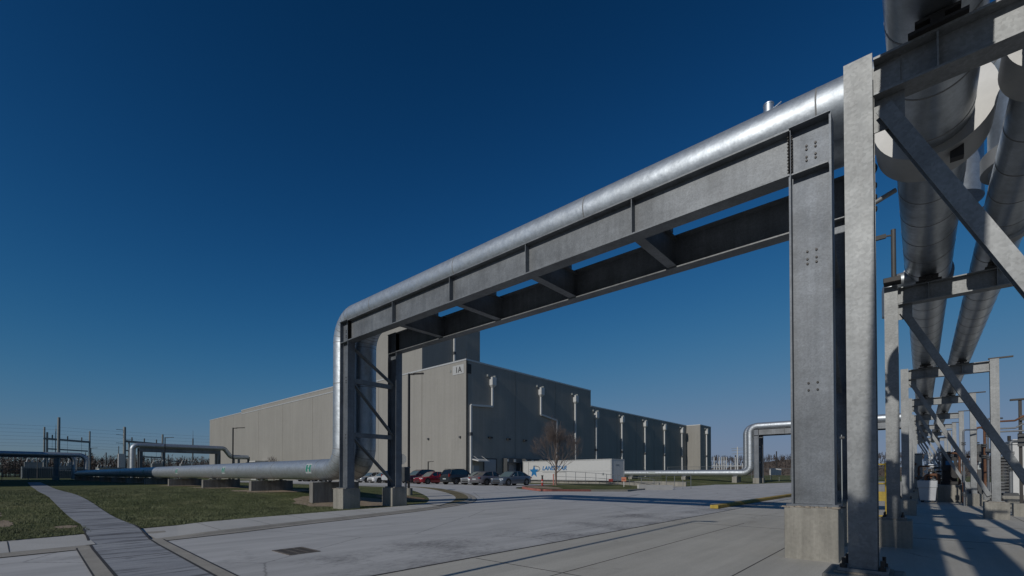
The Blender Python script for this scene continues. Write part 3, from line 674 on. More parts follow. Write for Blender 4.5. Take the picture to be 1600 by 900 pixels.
def pipe_thing(name, label, pts, r, rad, group, m='clad', seams=1.25, cat='pipe', flats=True, seam_len=None):
    """insulated pipe: one jacket with lap seams round it and gores in the elbows"""
    path = bend(pts, rad, 12); t = thing(name, label, cat, tuple(Vector(pts[0])), group)
    d = densify(path, .9); b = MB(); b.tube(d, r, 36)
    acc = 0.; last = -9; b.m = 1
    for p, q in zip(d, d[1:]):
        acc += (q - p).length
        if acc - last > seams:
            last = acc; dr = (q - p).normalized(); b.ring(q, dr, r - .01, r + .004, .016, 36)
    for i in range(1, len(path) - 1):
        u, v = (path[i] - path[i - 1]).normalized(), (path[i + 1] - path[i]).normalized()
        if u.angle(v) > .02 and i % 2 == 0: b.ring(path[i], (u + v), r - .01, r + .004, .012, 36)
    j = b.obj('jacket', [m, 'seam'], t)
    return t, j
PZ = 8.985; PR_ = .525
p1, j1 = pipe_thing('insulated_pipe', 'front metal jacketed pipe rising from the lawn onto the near bridge',
    [(-121, 11.3, 1.87), (-20.7, 11.3, 1.87), (-20.7, 11.3, PZ), (1.42, 11.3, PZ), (1.42, 11.3, 6.72)], PR_, 1.12, 'pipes on the near bridge', seams=4.9)
p2, j2 = pipe_thing('insulated_pipe', 'rear metal jacketed pipe standing behind the front riser of the near bridge',
    [(-121, 12.42, 1.87), (-20.75, 12.42, 1.87), (-20.75, 12.42, PZ), (.42, 12.42, PZ), (.42, 12.42, 6.9)], PR_, 1.12, 'pipes on the near bridge', seams=4.9)
b = MB(); b.cyl((-2.45, 11.3, PZ + .48), (-2.45, 11.3, PZ + .74), .1, n=18); b.cyl((-2.45, 11.3, PZ + .74), (-2.45, 11.3, PZ + .765), .108, n=18); b.bar((-2.38, 11.35, PZ + .66), (-2.2, 11.3, PZ + .70), .02, .02); b.obj('vent_stub', 'clad', p1)
b = MB(); b.bar((-1.42, 11.3, PZ + .53), (-1.38, 11.3, PZ + .57), .05, .04); b.bar((-1.32, 11.3, PZ + .53), (-1.28, 11.3, PZ + .57), .05, .04); b.obj('clip', 'seam', p1)
def patch(mb, cx, w, yc, zc, r, a0, a1, n=6):
    vs = []
    for x in (cx - w / 2, cx + w / 2):
        for k in range(n + 1):
            a = R(a0 + (a1 - a0) * k / n); vs.append((x, yc - r * math.cos(a), zc + r * math.sin(a)))
    mb.add(vs, [(k, k + n + 2 - 1, k + n + 2, k + 1) for k in range(n)], True)
for x in (-23.35, -36.2, -48.2, -14.2 + -47, -74):
    q = MB(); patch(q, x, .62, 11.3, 1.87, PR_ + .004, -22, 34); o = q.obj('pipe_label', 'label', j1)
    q = MB()
    for dx in (-.17, .17): patch(q, x + dx, .2, 11.3, 1.87, PR_ + .007, -12, 26)
    patch(q, x, .2, 11.3, 1.87, PR_ + .007, 5, 11); q.obj('arrow_print', 'green', o)
# saddles between pipe and girders, plinths under the low run
for x in (-15.475, -12.08, -8.685, -5.29):
    q = MB(); q.box(x - .15, x + .15, 11.1, 11.5, 8.362, 8.48); q.box(x - .15, x + .15, 12.22, 12.62, 8.362, 8.48); pieces(q, 'pipe_shoe', 'galv', main)
PLX = [-22.65, -30.7, -40.2, -50, -59.4, -69, -78.5, -88, -97.5, -107, -116.5]
WORDS = ['standing closest to the bridge riser', 'standing second from the bridge riser', 'standing third from the bridge riser', 'standing fourth from the bridge riser', 'fifth from the bridge riser, in the shadow', 'sixth from the bridge riser, in the shadow', 'seventh from the bridge riser, in the shadow', 'eighth from the bridge riser, in the shadow', 'ninth from the bridge riser, in the shadow', 'tenth from the bridge riser, in the shadow', 'at the far end of the low pipes']
for x, w in zip(PLX, WORDS):
    t = thing('concrete_plinth', 'weathered concrete wall plinth under the low pipes, ' + w, 'plinth', (x, 12.3, g(x, 12)), 'plinths under the low pipes')
    q = MB(); q.box(x - .19, x + .19, 10.6, 13.1, g(x, 12) - .2, 1.235); q.obj('wall_block', 'concdark', t, .015)
    q = MB()
    for y in (11.3, 12.42): q.box(x - .16, x + .16, y - .28, y + .28, 1.236, 1.27); q.box(x - .14, x + .14, y - .05, y + .05, 1.27, 1.36)
    pieces(q, 'pipe_saddle', 'galv', t)

# ------------------------------------------------------------------ the pipe rack on the right
RY = [-10.5, -2.6, 5.94, 13.5, 24.3, 33.8, 43, 52, 61, 70]
RL = ['steel frame behind the viewpoint holding the rack pipes', 'steel frame just behind the viewpoint holding the rack pipes', 'nearest steel frame of the pipe rack with the broad left column and diagonal brace', 'second frame of the pipe rack from the viewpoint', 'third frame of the pipe rack, its right column on a concrete footing', 'fourth frame of the pipe rack', 'fifth frame of the pipe rack', 'sixth frame of the pipe rack', 'seventh frame of the pipe rack', 'eighth and farthest frame of the pipe rack']
def rack_frame(y, label):
    t = thing('rack_frame', label, 'pipe rack frame', (.75, y, 0), 'frames of the pipe rack')
    zt, zb = 5.77, 5.39; xl, xr = (-.45 if y == 5.94 else -.48), 2.02
    for x in (xl, xr):
        c = MB(); c.ibeam((x, y, .66), (x, y, zt + .05), .26, .235, .022, .014, up=(0, 1, 0)); c.box(x - .2, x + .2, y - .2, y + .2, .63, .66)
        cc = c.obj('column', 'galv2', t)
        p = MB(); p.box(x - .32, x + .32, y - .32, y + .32, -.1, .61); pp = p.obj('pedestal', 'conc', t, .018)
        p = MB(); p.box(x - .23, x + .23, y - .23, y + .23, .611, .63); p.obj('grout', 'grout', pp)
        for dx in (-.155, .155):
            for dy in (-.155, .155): a = MB(); a.cyl((x + dx, y + dy, .66), (x + dx, y + dy, .76), .016, n=8); a.cyl((x + dx, y + dy, .66), (x + dx, y + dy, .695), .034, n=6); a.obj('anchor_bolt', 'darksteel', cc)
    b = MB(); b.ibeam((xl + .125, y, (zt + zb) / 2), (xr - .125, y, (zt + zb) / 2), zt - zb, .24, .022, .014); bm_ = b.obj('beam', 'galv2', t)
    q = MB()
    for x in (.15, 1.18): q.box(x - .007, x + .007, y - .115, y - .0075, zb + .023, zt - .023)
    pieces(q, 'stiffener', 'galv2', bm_)
    q = MB(); q.box(xl + .119, xl + .33, y - .02, y - .008, zb + .06, zt - .06); q.box(xl + .119, xl + .36, y - .012, y + .0, zb - .32, zb - .002); q.box(xr - .34, xr - .119, y - .012, y, .68, .95); pieces(q, 'gusset_plate', 'galv2', t)
    b = MB(); b.box(xr - .15, xr + .48, y - .05, y + .05, zt + .06, zt + .11); b.obj('top_strap', 'darksteel', t)
    b = MB(); b.ibeam((xl + .2, y - .02, zb - .13), (xr - .17, y - .02, .84), .13, .135, .012, .01, up=(0, 1, 0)); b.obj('brace', 'galv2', t)
    for x, w in ((.15, .42), (1.18, .36)):
        s = MB(); s.box(x - w / 2, x + w / 2, y - .18, y + .18, zt + .001, zt + .03); s.box(x - .05, x + .05, y - .16, y + .16, zt + .03, zt + .1); s.box(x - w / 2 + .05, x + w / 2 - .05, y - .15, y + .15, zt + .1, zt + .13); s.obj('pipe_shoe', 'darksteel', t)
    return t
for y, l in zip(RY, RL): rack_frame(y, l)
q = MB(); q.bar((-.61, 5.98, 5.74), (-.61, 5.98, 6.0), .02, .06); q.obj('lug', 'galv2', bpy.data.objects['rack_frame.002'])
def rack_pipe(x, zc, r, label, drums, dr):
    t = thing('insulated_pipe', label, 'pipe', (x, 5, zc), 'large pipes lying on the pipe rack')
    b = MB(); b.tube(densify([Vector((x, -16, zc)), Vector((x, 84, zc))], 2.5), r, 40); b.m = 1; y = -15.
    while y < 80: b.ring((x, y, zc), (0, 1, 0), r - .01, r + .003, .012, 40); y += .92
    j = b.obj('jacket', ['rackclad', 'seam'], t)
    for (y0, y1, rd, dz) in drums:
        b = MB(); yc = (y0 + y1) / 2; b.ring((x + .0, yc, zc + dz), (0, 1, 0), .05, rd, (y1 - y0) / 2, 48); o = b.obj('insulation_box', 'boxclad', t)
    return t
rp1 = rack_pipe(.15, 6.31, .40, 'wide left pipe of the rack with a drum shaped cover beyond the nearest beam', [(8.2, 8.85, .62, .12), (14.6, 14.9, .46, .03)], .6)
rp2 = rack_pipe(1.18, 6.24, .325, 'narrower right pipe of the rack, parallel to the wide pipe', [(7.3, 7.9, .46, .06), (12.2, 12.45, .42, .04)], .42)
q = MB(); q.tube(bend([(.0, 13.95, 6.1), (-.5, 13.95, 6.1), (-.5, 13.95, 5.3)], .2, 6), .17, 20); q.obj('branch_pipe', 'clad', rp1)
q = MB(); q.box(.32, .45, 8.3, 8.42, 5.74, 5.9); q.obj('drain_box', 'black', rp1)
# segmented elbow joints where the bridge pipe drops on to the right pipe
q = MB(); q.ring((1.42, 11.3, 6.86), (0, 0, 1), .4, .62, .13, 40); q.obj('insulation_box', 'boxclad', p1)

# ------------------------------------------------------------------ the long warehouse
# local frame: x along the sunlit long wall (negative = away), y along the shaded dock wall
bld = thing('warehouse', 'huge windowless tan concrete warehouse with dock doors and the number 1A at its corner', 'warehouse', (-47, 43.6, 0), None, R(-.2))
HT = 17.45
def wallbox(name, x0, x1, y0, y1, z1, parent=bld, m='wall', z0=-.3):
    b = MB(); b.box(x0, x1, y0, y1, z0, z1); return b.obj(name, m, None) if parent is None else childlocal(b, name, m, parent)
def childlocal(b, name, m, parent, bevel=0.):
    b.warp()
    o = b.obj(name, m, None, bevel); o.parent = parent; return o
w1 = wallbox('wall', -90.7, 0, 0, 31.4, HT)
w2 = wallbox('wall', -121.6, -90.702, .4, 31.4, HT + .55)
w3 = wallbox('wall', -100, -.02, 31.402, 75.8, 14.55)
w4 = wallbox('wall', -30, 3.6, 75.802, 83.2, 14.55)
tw = wallbox('tower', -29, -9.9, .0, 12.2, 26.2, m='wall', z0=HT + .02)
hi = wallbox('wall', -90.6, -29.02, .02, 12.2, HT + .95, z0=HT + .02)
for (x0, x1, y0, y1, z) in ((-90.7, .06, -.06, .3, HT), (-.24, .06, .301, 31.4, HT), (-121.6, -90.7, .34, .7, HT + .55), (-.26, .04, 31.46, 75.7, 14.55), (-26, 3.66, 75.74, 76.1, 14.55), (3.36, 3.66, 76.1, 83.2, 14.55), (-29, -9.84, -.06, .3, 26.2), (-10.14, -9.84, .3, 12.2, 26.2), (-90.6, -29.02, -.04, .3, HT + .95)):
    b = MB(); b.box(x0, x1, y0, y1, z + .001, z + .22); childlocal(b, 'coping', 'coping', bld)
b = MB()
for x in (-9.9, -22, -34.5, -47.1, -62.5, -77.7): b.box(x - .03, x + .03, -.012, .01, 0, HT)
pieces(b.warp(), 'panel_joint', 'joint', w1, True)
b = MB()
for x in (-98.7, -110): b.box(x - .03, x + .03, .388, .41, 0, HT + .5)
pieces(b.warp(), 'panel_joint', 'joint', w2, True)
b = MB()
for y in (10.2, 20.4): b.box(-.01, .012, y - .03, y + .03, 0, HT)
for y in (9.2, ): b.box(-.01, .02, .0, .35, 0, HT)
pieces(b.warp(), 'panel_joint', 'joint', w1, True)
b = MB()
for y in (41, 49, 57.5, 66): b.box(-.03, -.008, y - .03, y + .03, 0, 14.5)
pieces(b.warp(), 'panel_joint', 'joint', w3, True)
b = MB()
for z in (5.2, 10.2): b.box(-.35, -.02, 75.5, 75.79, z, z + 1.3)
childlocal(b, 'scupper', 'darkgrey', w3)
def downspout(x, y, ztop, path, two=True, head=True):
    """white rain leader with a conductor head; path is a list of (y, z)"""
    b = MB()
    for p, q in zip(path, path[1:]): b.bar((x + .2, p[0], p[1]), (x + .2, q[0], q[1]), .26, .26, (1, 0, 0))
    d = childlocal(b, 'downspout', 'white', bld)
    if head:
        b = MB(); b.box(x + .02, x + .62, y - .42, y + .42, ztop - 1.25, ztop - .1)
        b.hexa([(x + .06, y - .14, ztop - 1.6), (x + .34, y - .14, ztop - 1.6), (x + .34, y + .14, ztop - 1.6), (x + .06, y + .14, ztop - 1.6), (x + .02, y - .42, ztop - 1.25), (x + .62, y - .42, ztop - 1.25), (x + .62, y + .42, ztop - 1.25), (x + .02, y + .42, ztop - 1.25)])
        b.warp().obj('conductor_head', 'white', None).parent = d
        b = MB(); b.box(x + .02, x + .3, y - 1.0, y - .62, ztop - .1, ztop + .22); b.box(x + .02, x + .5, y + .3, y + .85, ztop - .5, ztop + .2); b.warp(); q_ = MB(); q_.v, q_.f, q_.mi, q_.sm = b.v[8:], [tuple(i - 8 for i in f) for f in b.f[6:]], b.mi[6:], b.sm[6:]; b.v, b.f, b.mi, b.sm = b.v[:8], b.f[:6], b.mi[:6], b.sm[:6]; b.obj('scupper', 'greygreen', None).parent = d; q_.obj('overflow_box', 'greygreen', None).parent = d
    b = MB(); z = path[0][1] - 1.2
    while z > path[-1][1] + 1: z -= 3.2
    for zz in ((path[0][1] + path[-1][1]) * .5,): b.box(x + .01, x + .36, path[-1][0] - .2, path[-1][0] + .2, zz - .45, zz)
    b.warp().obj('bracket', 'darkgrey', None).parent = d
downspout(0, 5.0, 15.9, [(5.0, 14.4), (5.0, 11.55), (.75, 11.3), (.75, .6)])
downspout(0, 16.3, 16.0, [(16.3, 14.5), (16.3, 11.5), (20.6, 10.9), (20.6, .6)])
downspout(0, 26.1, 16.0, [(26.1, 14.5), (26.1, .6)])
for y in (33.0, 42.7, 52.8, 62.6, 72.6): downspout(-.02, y, 13.8, [(y, 12.4), (y, .8)])
downspout(3.6, 79.6, 13.8, [(79.6, 12.4), (79.6, 1.2)])
downspout(-9.9, 6.3, 0, [(6.3, 25.6), (6.3, HT + .1)], head=False)
b = MB(); b.box(.001, .06, 3.5, 5.9, .5, 3.85); childlocal(b, 'roll_up_door', 'door', bld)
b = MB()
for y0, y1 in ((3.3, 3.49), (5.91, 6.1)): b.box(.001, .09, y0, y1, .5, 4.0)
b.box(.001, .09, 3.49, 5.91, 3.86, 4.02); childlocal(b, 'door_frame', 'darkgrey', bld)
b = MB(); b.hexa([(.01, .9, 3.75), (1.5, .9, 3.45), (1.5, 3.1, 3.45), (.01, 3.1, 3.75), (.01, .9, 3.9), (1.5, .9, 3.6), (1.5, 3.1, 3.6), (.01, 3.1, 3.9)])
b.bar((.05, 1.2, 4.35), (1.4, 1.2, 3.62), .04, .04); b.bar((.05, 2.8, 4.35), (1.4, 2.8, 3.62), .04, .04); childlocal(b, 'canopy', 'white', bld)
b = MB(); b.box(.001, .05, 1.3, 2.5, .5, 2.9); childlocal(b, 'door', 'door', bld)
for k, y in enumerate((7.4, 11.6, 15.8)):
    b = MB(); b.box(.001, .9, y, y + .42, .3, 4.1); b.box(.001, .9, y + 3.0, y + 3.42, .3, 4.1); b.box(.001, .9, y + .421, y + 2.999, 3.4, 4.1)
    s = childlocal(b, 'dock_shelter', 'darkgrey', bld)
    b = MB(); b.box(.002, .06, y + .43, y + 2.99, .5, 3.39); b.warp().obj('dock_door', 'door', None).parent = s
    b = MB(); b.box(.901, .92, y + .05, y + .35, 3.6, 3.95); b.box(.901, .92, y + 1.5, y + 1.95, 3.55, 3.95); b.warp().obj('dock_number', 'white', None).parent = s
for y in (4.6, 8.5, 12.3):
    b = MB(); b.box(.001, .42, y - .28, y + .28, 6.9, 7.12); childlocal(b, 'wall_light', 'black', bld)
b = MB(); b.box(-8.4, -8.05, -.2, -.001, 6.85, 7.1); b.box(-1.3, -1.0, -.2, -.001, 6.75, 7.0); childlocal(b, 'wall_light', 'darkgrey', bld)
b = MB(); b.box(-2.75, -.42, -.05, -.001, 15.7, 17.0); sg = childlocal(b, 'number_sign', 'signwhite', bld)
me = textmesh('1A', 1.15, 0, .012, .008); me.materials.append(M['inkblack']); o = bpy.data.objects.new('number', me); COL.objects.link(o); o.parent = sg
o.location = (-2.2, -.06, 15.95); o.rotation_euler = (R(90), 0, 0)
b = MB(); b.box(-3.3, -3.1, -.06, -.001, 16.2, 16.5); childlocal(b, 'wall_plate', 'greygreen', bld)
b = MB(); b.box(.001, .09, .05, .9, 15.7, 17.0); childlocal(b, 'side_sign', 'inkblack', bld)
b = MB(); b.cyl((-.1, .1, HT + .2), (-.1, .1, HT + 1.3), .03, n=6); childlocal(b, 'roof_rod', 'darksteel', bld)
b = MB(); b.box(-74.6, -71.2, -2.6, -.002, .4, 4.6); b.box(-74.9, -70.9, -2.9, -.002, 4.6, 4.9); sh = childlocal(b, 'porch', 'white', bld)
b = MB(); b.box(-71.195, -71.1, -2.2, -.6, .5, 4.2); b.warp().obj('porch_opening', 'inkblack', None).parent = sh

# ------------------------------------------------------------------ vehicles
def car(name, label, kind, bodym, X, Y, face, group='cars parked against the tan wall', plate=True):
    """front of the car looks along -Y in its own frame; face='front' keeps that, 'rear' turns it round"""
    L = {'sedan': 4.65, 'suv': 4.55, 'van': 4.7}[kind]; hh = {'sedan': 1.42, 'suv': 1.68, 'van': 1.72}[kind]; wd = .9 if kind == 'sedan' else .92
    t = thing(name, label, 'car', (0, 0, 0), group)
    # lower body: stations along y (front 0 .. rear L): half width, bottom, waist, top
    if kind == 'sedan':
        S = [(0.0, .62, .34, .55, .62), (.06, .76, .24, .58, .70), (.28, .86, .2, .62, .78), (.9, wd, .2, .66, .86), (1.35, wd, .2, .68, .92), (2.4, wd, .2, .70, .95), (3.5, wd, .2, .72, .98), (4.1, .88, .22, .72, 1.0), (4.5, .82, .28, .70, .98), (L, .70, .42, .66, .86)]
        Rf = [(1.25, .70, .90), (1.95, .60, 1.36), (2.4, .585, hh), (3.0, .575, hh - .02), (3.55, .56, 1.32), (4.2, .62, .985)]
    else:
        S = [(0.0, .66, .36, .62, .80), (.08, .80, .26, .66, .92), (.3, .88, .24, .70, 1.0), (.95, wd, .24, .72, 1.06), (1.3, wd, .24, .74, 1.09), (2.4, wd, .24, .76, 1.10), (3.6, wd, .24, .78, 1.11), (4.2, .9, .26, .78, 1.12), (L - .12, .86, .3, .76, 1.1), (L, .80, .40, .72, 1.0)]
        Rf = [(1.1, .74, 1.07), (1.75, .66, 1.56), (2.2, .65, hh), (3.2, .645, hh + .01), (4.0, .63, hh - .05), (L - .12, .70, 1.08)]
    b = MB(); rings = []
    for (y, w, zb, zw, zt) in S:
        rings.append([(-w * .9, y, zb), (-w, y, zb + .16), (-w * 1.0, y, zw), (-w * .94, y, zt - .05), (-w * .82, y, zt), (0, y, zt + .025), (w * .82, y, zt), (w * .94, y, zt - .05), (w, y, zw), (w, y, zb + .16), (w * .9, y, zb)])
    n = 11; vs = [p for r_ in rings for p in r_]
    fs = [(i * n + k, (i + 1) * n + k, (i + 1) * n + k + 1, i * n + k + 1) for i in range(len(S) - 1) for k in range(n - 1)]
    b.add(vs, fs, True); b.add(vs[:n], [tuple(range(n))]); b.add(vs[-n:], [tuple(reversed(range(n)))])
    b.add([p for i in range(len(S)) for p in (rings[i][0], rings[i][-1])], [(2 * i, 2 * i + 1, 2 * i + 3, 2 * i + 2) for i in range(len(S) - 1)])
    body = b.obj('body', bodym, t)
    b = MB(); rings = [[(-w * 1.18, y, min(z, 0.93 if kind == 'sedan' else 1.06)), (-w, y, z), (0, y, z + .02), (w, y, z), (w * 1.18, y, min(z, 0.93 if kind == 'sedan' else 1.06))] for (y, w, z) in Rf]
    vs = [p for r_ in rings for p in r_]; b.add(vs, [(i * 5 + k, (i + 1) * 5 + k, (i + 1) * 5 + k + 1, i * 5 + k + 1) for i in range(len(Rf) - 1) for k in range(4)])
    b.obj('windows', 'glass', t)
    b = MB(); r0, r1 = Rf[0], Rf[1]
    b.hexa([(-r0[1] * .98, r0[0], r0[2] + .012), (r0[1] * .98, r0[0], r0[2] + .012), (r1[1] * .96, r1[0], r1[2] + .012), (-r1[1] * .96, r1[0], r1[2] + .012), (-r0[1] * .98, r0[0], r0[2] + .03), (r0[1] * .98, r0[0], r0[2] + .03), (r1[1] * .96, r1[0], r1[2] + .03), (-r1[1] * .96, r1[0], r1[2] + .03)]); b.obj('windscreen', 'screen', t)
    b = MB(); k0, k1 = 1, len(Rf) - 2
    for i in range(k0, k1):
        (ya, wa, za), (yb, wb, zb_) = Rf[i], Rf[i + 1]
        b.hexa([(-wa * 1.01, ya, za + .004), (wa * 1.01, ya, za + .004), (wb * 1.01, yb, zb_ + .004), (-wb * 1.01, yb, zb_ + .004), (-wa * .97, ya, za + .045), (wa * .97, ya, za + .045), (wb * .97, yb, zb_ + .045), (-wb * .97, yb, zb_ + .045)])
    for s in (-1, 1):                                                  # pillars
        zl = .93 if kind == 'sedan' else 1.06
        for i in (0, len(Rf) - 2):
            (ya, wa, za), (yb, wb, zb_) = Rf[i], Rf[i + 1]
            b.bar((s * (wa * (1.1 if i == 0 else 1.02)), ya + .05, za), (s * (wb * (1.02 if i == 0 else 1.14)), yb, min(zb_, za + 2)), .07, .06)
        ym = 2.55; b.bar((s * .70, ym, zl), (s * .60, ym, hh - .02), .07, .07, (0, 1, 0))
    b.obj('roof', bodym, t)
    for y in (.88, L - .95):
        for s in (-1, 1):
            r_ = .33 if kind == 'sedan' else .36
            a = MB(); a.cyl((s * (wd - .19), y, r_), (s * (wd + .012), y, r_), r_, n=22, smooth=False); w_ = a.obj('wheel', 'tyre', t)
            a = MB(); a.cyl((s * (wd + .012), y, r_), (s * (wd + .02), y, r_), r_ * .66, n=18, smooth=False)
            a.obj('rim', 'rim', w_)
            a = MB()
            for k in range(5): an = 2 * math.pi * k / 5 + .3; a.bar((s * (wd + .024), y + .09 * math.cos(an + .63), r_ + .09 * math.sin(an + .63)), (s * (wd + .024), y + r_ * .6 * math.cos(an + .63), r_ + r_ * .6 * math.sin(an + .63)), .09, .008, (1, 0, 0))
            a.obj('rim_gap', 'black', w_)
            a = MB(); a.cyl((s * (wd - .02), y, r_ + .02), (s * (wd + .004), y, r_ + .02), r_ + .075, n=22, smooth=False); a.obj('wheel_arch', 'black', t)
    zf = .58 if kind == 'sedan' else .74
    for s in (-1, 1):
        a = MB(); a.hexa([(s * .46, .0, zf), (s * .80, .12, zf), (s * .80, .40, zf + .02), (s * .46, .1, zf), (s * .46, -.015, zf + .12), (s * .81, .11, zf + .14), (s * .82, .42, zf + .15), (s * .46, .1, zf + .12)]); a.obj('headlight', 'lamp', t)
        z0 = .72 if kind == 'sedan' else .86
        a = MB(); a.box(min(s * (.56 if kind == 'sedan' else .70), s * .83), max(s * (.56 if kind == 'sedan' else .70), s * .83), L - .16, L + .005, z0, z0 + (.11 if kind == 'sedan' else .34)); a.obj('tail_light', 'tail', t)
        a = MB(); a.box(min(s * (wd - .02), s * (wd + .16)), max(s * (wd - .02), s * (wd + .16)), 1.5, 1.62, .93 if kind == 'sedan' else 1.08, 1.06 if kind == 'sedan' else 1.24); a.obj('mirror', bodym, t, .02)
        a = MB()
        for yy in (1.5, 2.55, 3.55): a.box(min(s * (wd + .002), s * (wd - .02)), max(s * (wd + .002), s * (wd - .02)), yy - .006, yy + .006, .4, .9)
        a.obj('door_gap', 'black', t)
    a = MB(); a.box(-.5, .5, -.02, .1, .30, .44); a.box(-.42, .42, -.012, .08, .5, .58); a.obj('grille', 'black', t)
    a = MB(); a.box(-.26, .26, L - .02, L + .015, .58, .70); a.obj('number_plate', 'label', t)
    a = MB(); a.box(-.7, .7, L - .1, L + .008, .28, .42); a.obj('rear_bumper', 'black' if kind != 'sedan' else 'darkgrey', t)
    if face == 'front': t.location = (X, Y, g(X, Y + 2) + .0)
    else: t.location = (X, Y + L, g(X, Y + 2)); t.rotation_euler = (0, 0, math.pi)
    return t
pc = {k: paint('car_' + k, c, .28, m_) for k, c, m_ in (('bluegrey', (.12, .15, .19), .4), ('greypurple', (.17, .16, .18), .4), ('silver', (.36, .38, .40), .5), ('charcoal', (.03, .036, .042), .2), ('crimson', (.26, .012, .022), .3), ('maroon', (.05, .018, .035), .3), ('white', (.62, .63, .64), 0), ('pearl', (.5, .52, .55), .2))}
car('parked_car', 'blue grey sedan facing out at the right end of the parked row', 'sedan', pc['bluegrey'], -31.65, 33.4, 'front')
car('parked_car', 'grey mauve sedan parked nose in, its rear beside the blue grey sedan', 'sedan', pc['greypurple'], -34.35, 33.0, 'rear')
car('parked_car', 'silver sedan facing out, half hidden between the mauve sedan and dark car', 'sedan', pc['silver'], -36.95, 34.1, 'front')
sv = car('parked_car', 'dark charcoal sport utility car parked nose in with red tail lamps', 'suv', pc['charcoal'], -39.85, 33.7, 'rear')
a = MB()
for s in (-1, 1): a.bar((s * .6, 1.9, 1.76), (s * .6, 4.0, 1.74), .04, .04)
pieces(a, 'roof_rail', 'black', sv, True)
car('parked_car', 'crimson sedan facing out beside the dark car with roof rails', 'sedan', pc['crimson'], -43.9, 33.0, 'front')
car('parked_car', 'dark maroon van parked behind the crimson sedan', 'van', pc['maroon'], -48.2, 34.4, 'front')
car('parked_car', 'white hatchback partly hidden behind the rear leg of the bridge', 'suv', pc['pearl'], -52.3, 34.2, 'rear')
car('parked_car', 'white sedan facing out, seen between the bridge legs', 'sedan', pc['white'], -55.2, 33.8, 'front')
car('parked_car', 'pale sedan facing out beside the curved pipe riser', 'sedan', pc['silver'], -58.6, 34.0, 'front')
car('parked_car', 'dark sedan far along the row, glimpsed under the low pipe', 'sedan', pc['charcoal'], -74.5, 34.0, 'front')
car('parked_car', 'silver sport utility car far along the row, glimpsed under the low pipe', 'suv', pc['silver'], -77.6, 34.0, 'front')

# semi trailer backed on to the dock; own frame: x from the dock (0) to the road end (16)
tr_ = thing('semi_trailer', 'long white box trailer with a blue star and lettering backed up to the dock', 'trailer', (-45.5, 53.98, -.46), None, R(-5))
def tchild(b, name, m, parent=tr_, bevel=0.): o = b.obj(name, m, None, bevel); o.parent = parent; return o
TZ0, TZ1, TW = 1.35, 4.08, 2.9
b = MB(); b.box(0, 16, 0, TW, TZ0, TZ1); box_ = tchild(b, 'cargo_box', 'white', tr_, .03)
b = MB()
for z in (TZ0 - .06, TZ1 - .1): b.box(-.02, 16.02, -.025, -.001, z, z + .14); b.box(16.001, 16.025, 0, TW, z, z + .14)
for x in (.02, 15.85): b.box(x, x + .14, -.03, -.002, TZ0, TZ1)
b.box(16.001, 16.03, .01, .12, TZ0, TZ1); b.box(16.001, 16.03, TW - .12, TW - .01, TZ0, TZ1)
tchild(b, 'edge_rail', 'coping', box_)
b = MB(); b.box(1.18, 1.24, -.02, -.001, TZ0 + .1, TZ1 - .1); b.box(1.3, 15.8, -.012, -.001, 2.55, 2.575); b.box(16.001, 16.02, .9, 1.7, 3.3, 3.4); b.box(14.6, 14.85, -.012, -.001, 2.0, 2.3); tchild(b, 'seam_strip', 'greygreen', box_)
def star(cx, cz, ro, ri, y0, y1):
    m_ = MB(); pts = []
    for k in range(10):
        a_ = math.pi / 2 + k * math.pi / 5; r_ = ro if k % 2 == 0 else ri; pts.append((cx + r_ * math.cos(a_), cz + r_ * math.sin(a_)))
    m_.add([(x, y1, z) for x, z in pts] + [(cx, y0, cz)], [(10, (k + 1) % 10, k) for k in range(10)]); return m_
tchild(star(2.35, 2.55, 1.0, .42, -.03, -.014), 'star_logo', 'blue', box_)
b = MB(); pts = [Vector((2.6 + .95 * math.cos(a_), -.03, 2.95 + .42 * math.sin(a_))) for a_ in [R(d) for d in range(-70, 120, 10)]]; b.tube(pts, .035, 5); tchild(b, 'swoosh', 'inkblack', box_)
me = textmesh('LANDSTAR', .82, .25, .02, .01); me.materials.append(M['blue']); o = bpy.data.objects.new('lettering', me); COL.objects.link(o); o.parent = box_; o.location = (4.0, -.03, 2.75); o.rotation_euler = (R(90), 0, 0); o.scale = (1.12, 1, 1)
b = MB(); b.box(4.1, 8.4, -.02, -.014, 2.42, 2.47); tchild(b, 'underline', 'greygreen', box_)
for x in (2.0, 3.25):
    for y in (.35, TW - .35):
        b = MB(); b.cyl((x, y - .28, .5), (x, y + .28, .5), .5, n=20); wq = tchild(b, 'wheel', 'tyre'); b = MB(); b.cyl((x, y - .29, .5), (x, y + .29, .5), .27, n=14); b.obj('rim', 'rim', None).parent = wq
b = MB(); b.bar((0.3, .9, 1.1), (15.5, .9, 1.1), .12, .24); b.bar((.3, 2, 1.1), (15.5, 2, 1.1), .12, .24); tchild(b, 'chassis', 'darkgrey')
b = MB()
for y in (.6, 2.2): b.box(12.9, 13.05, y, y + .15, .05, 1.2); b.box(12.8, 13.15, y - .1, y + .25, 0, .05)
tchild(b, 'landing_leg', 'darkgrey')
b = MB(); b.box(5.0, 12.2, .03, .06, .45, 1.1); tchild(b, 'side_skirt', 'white')

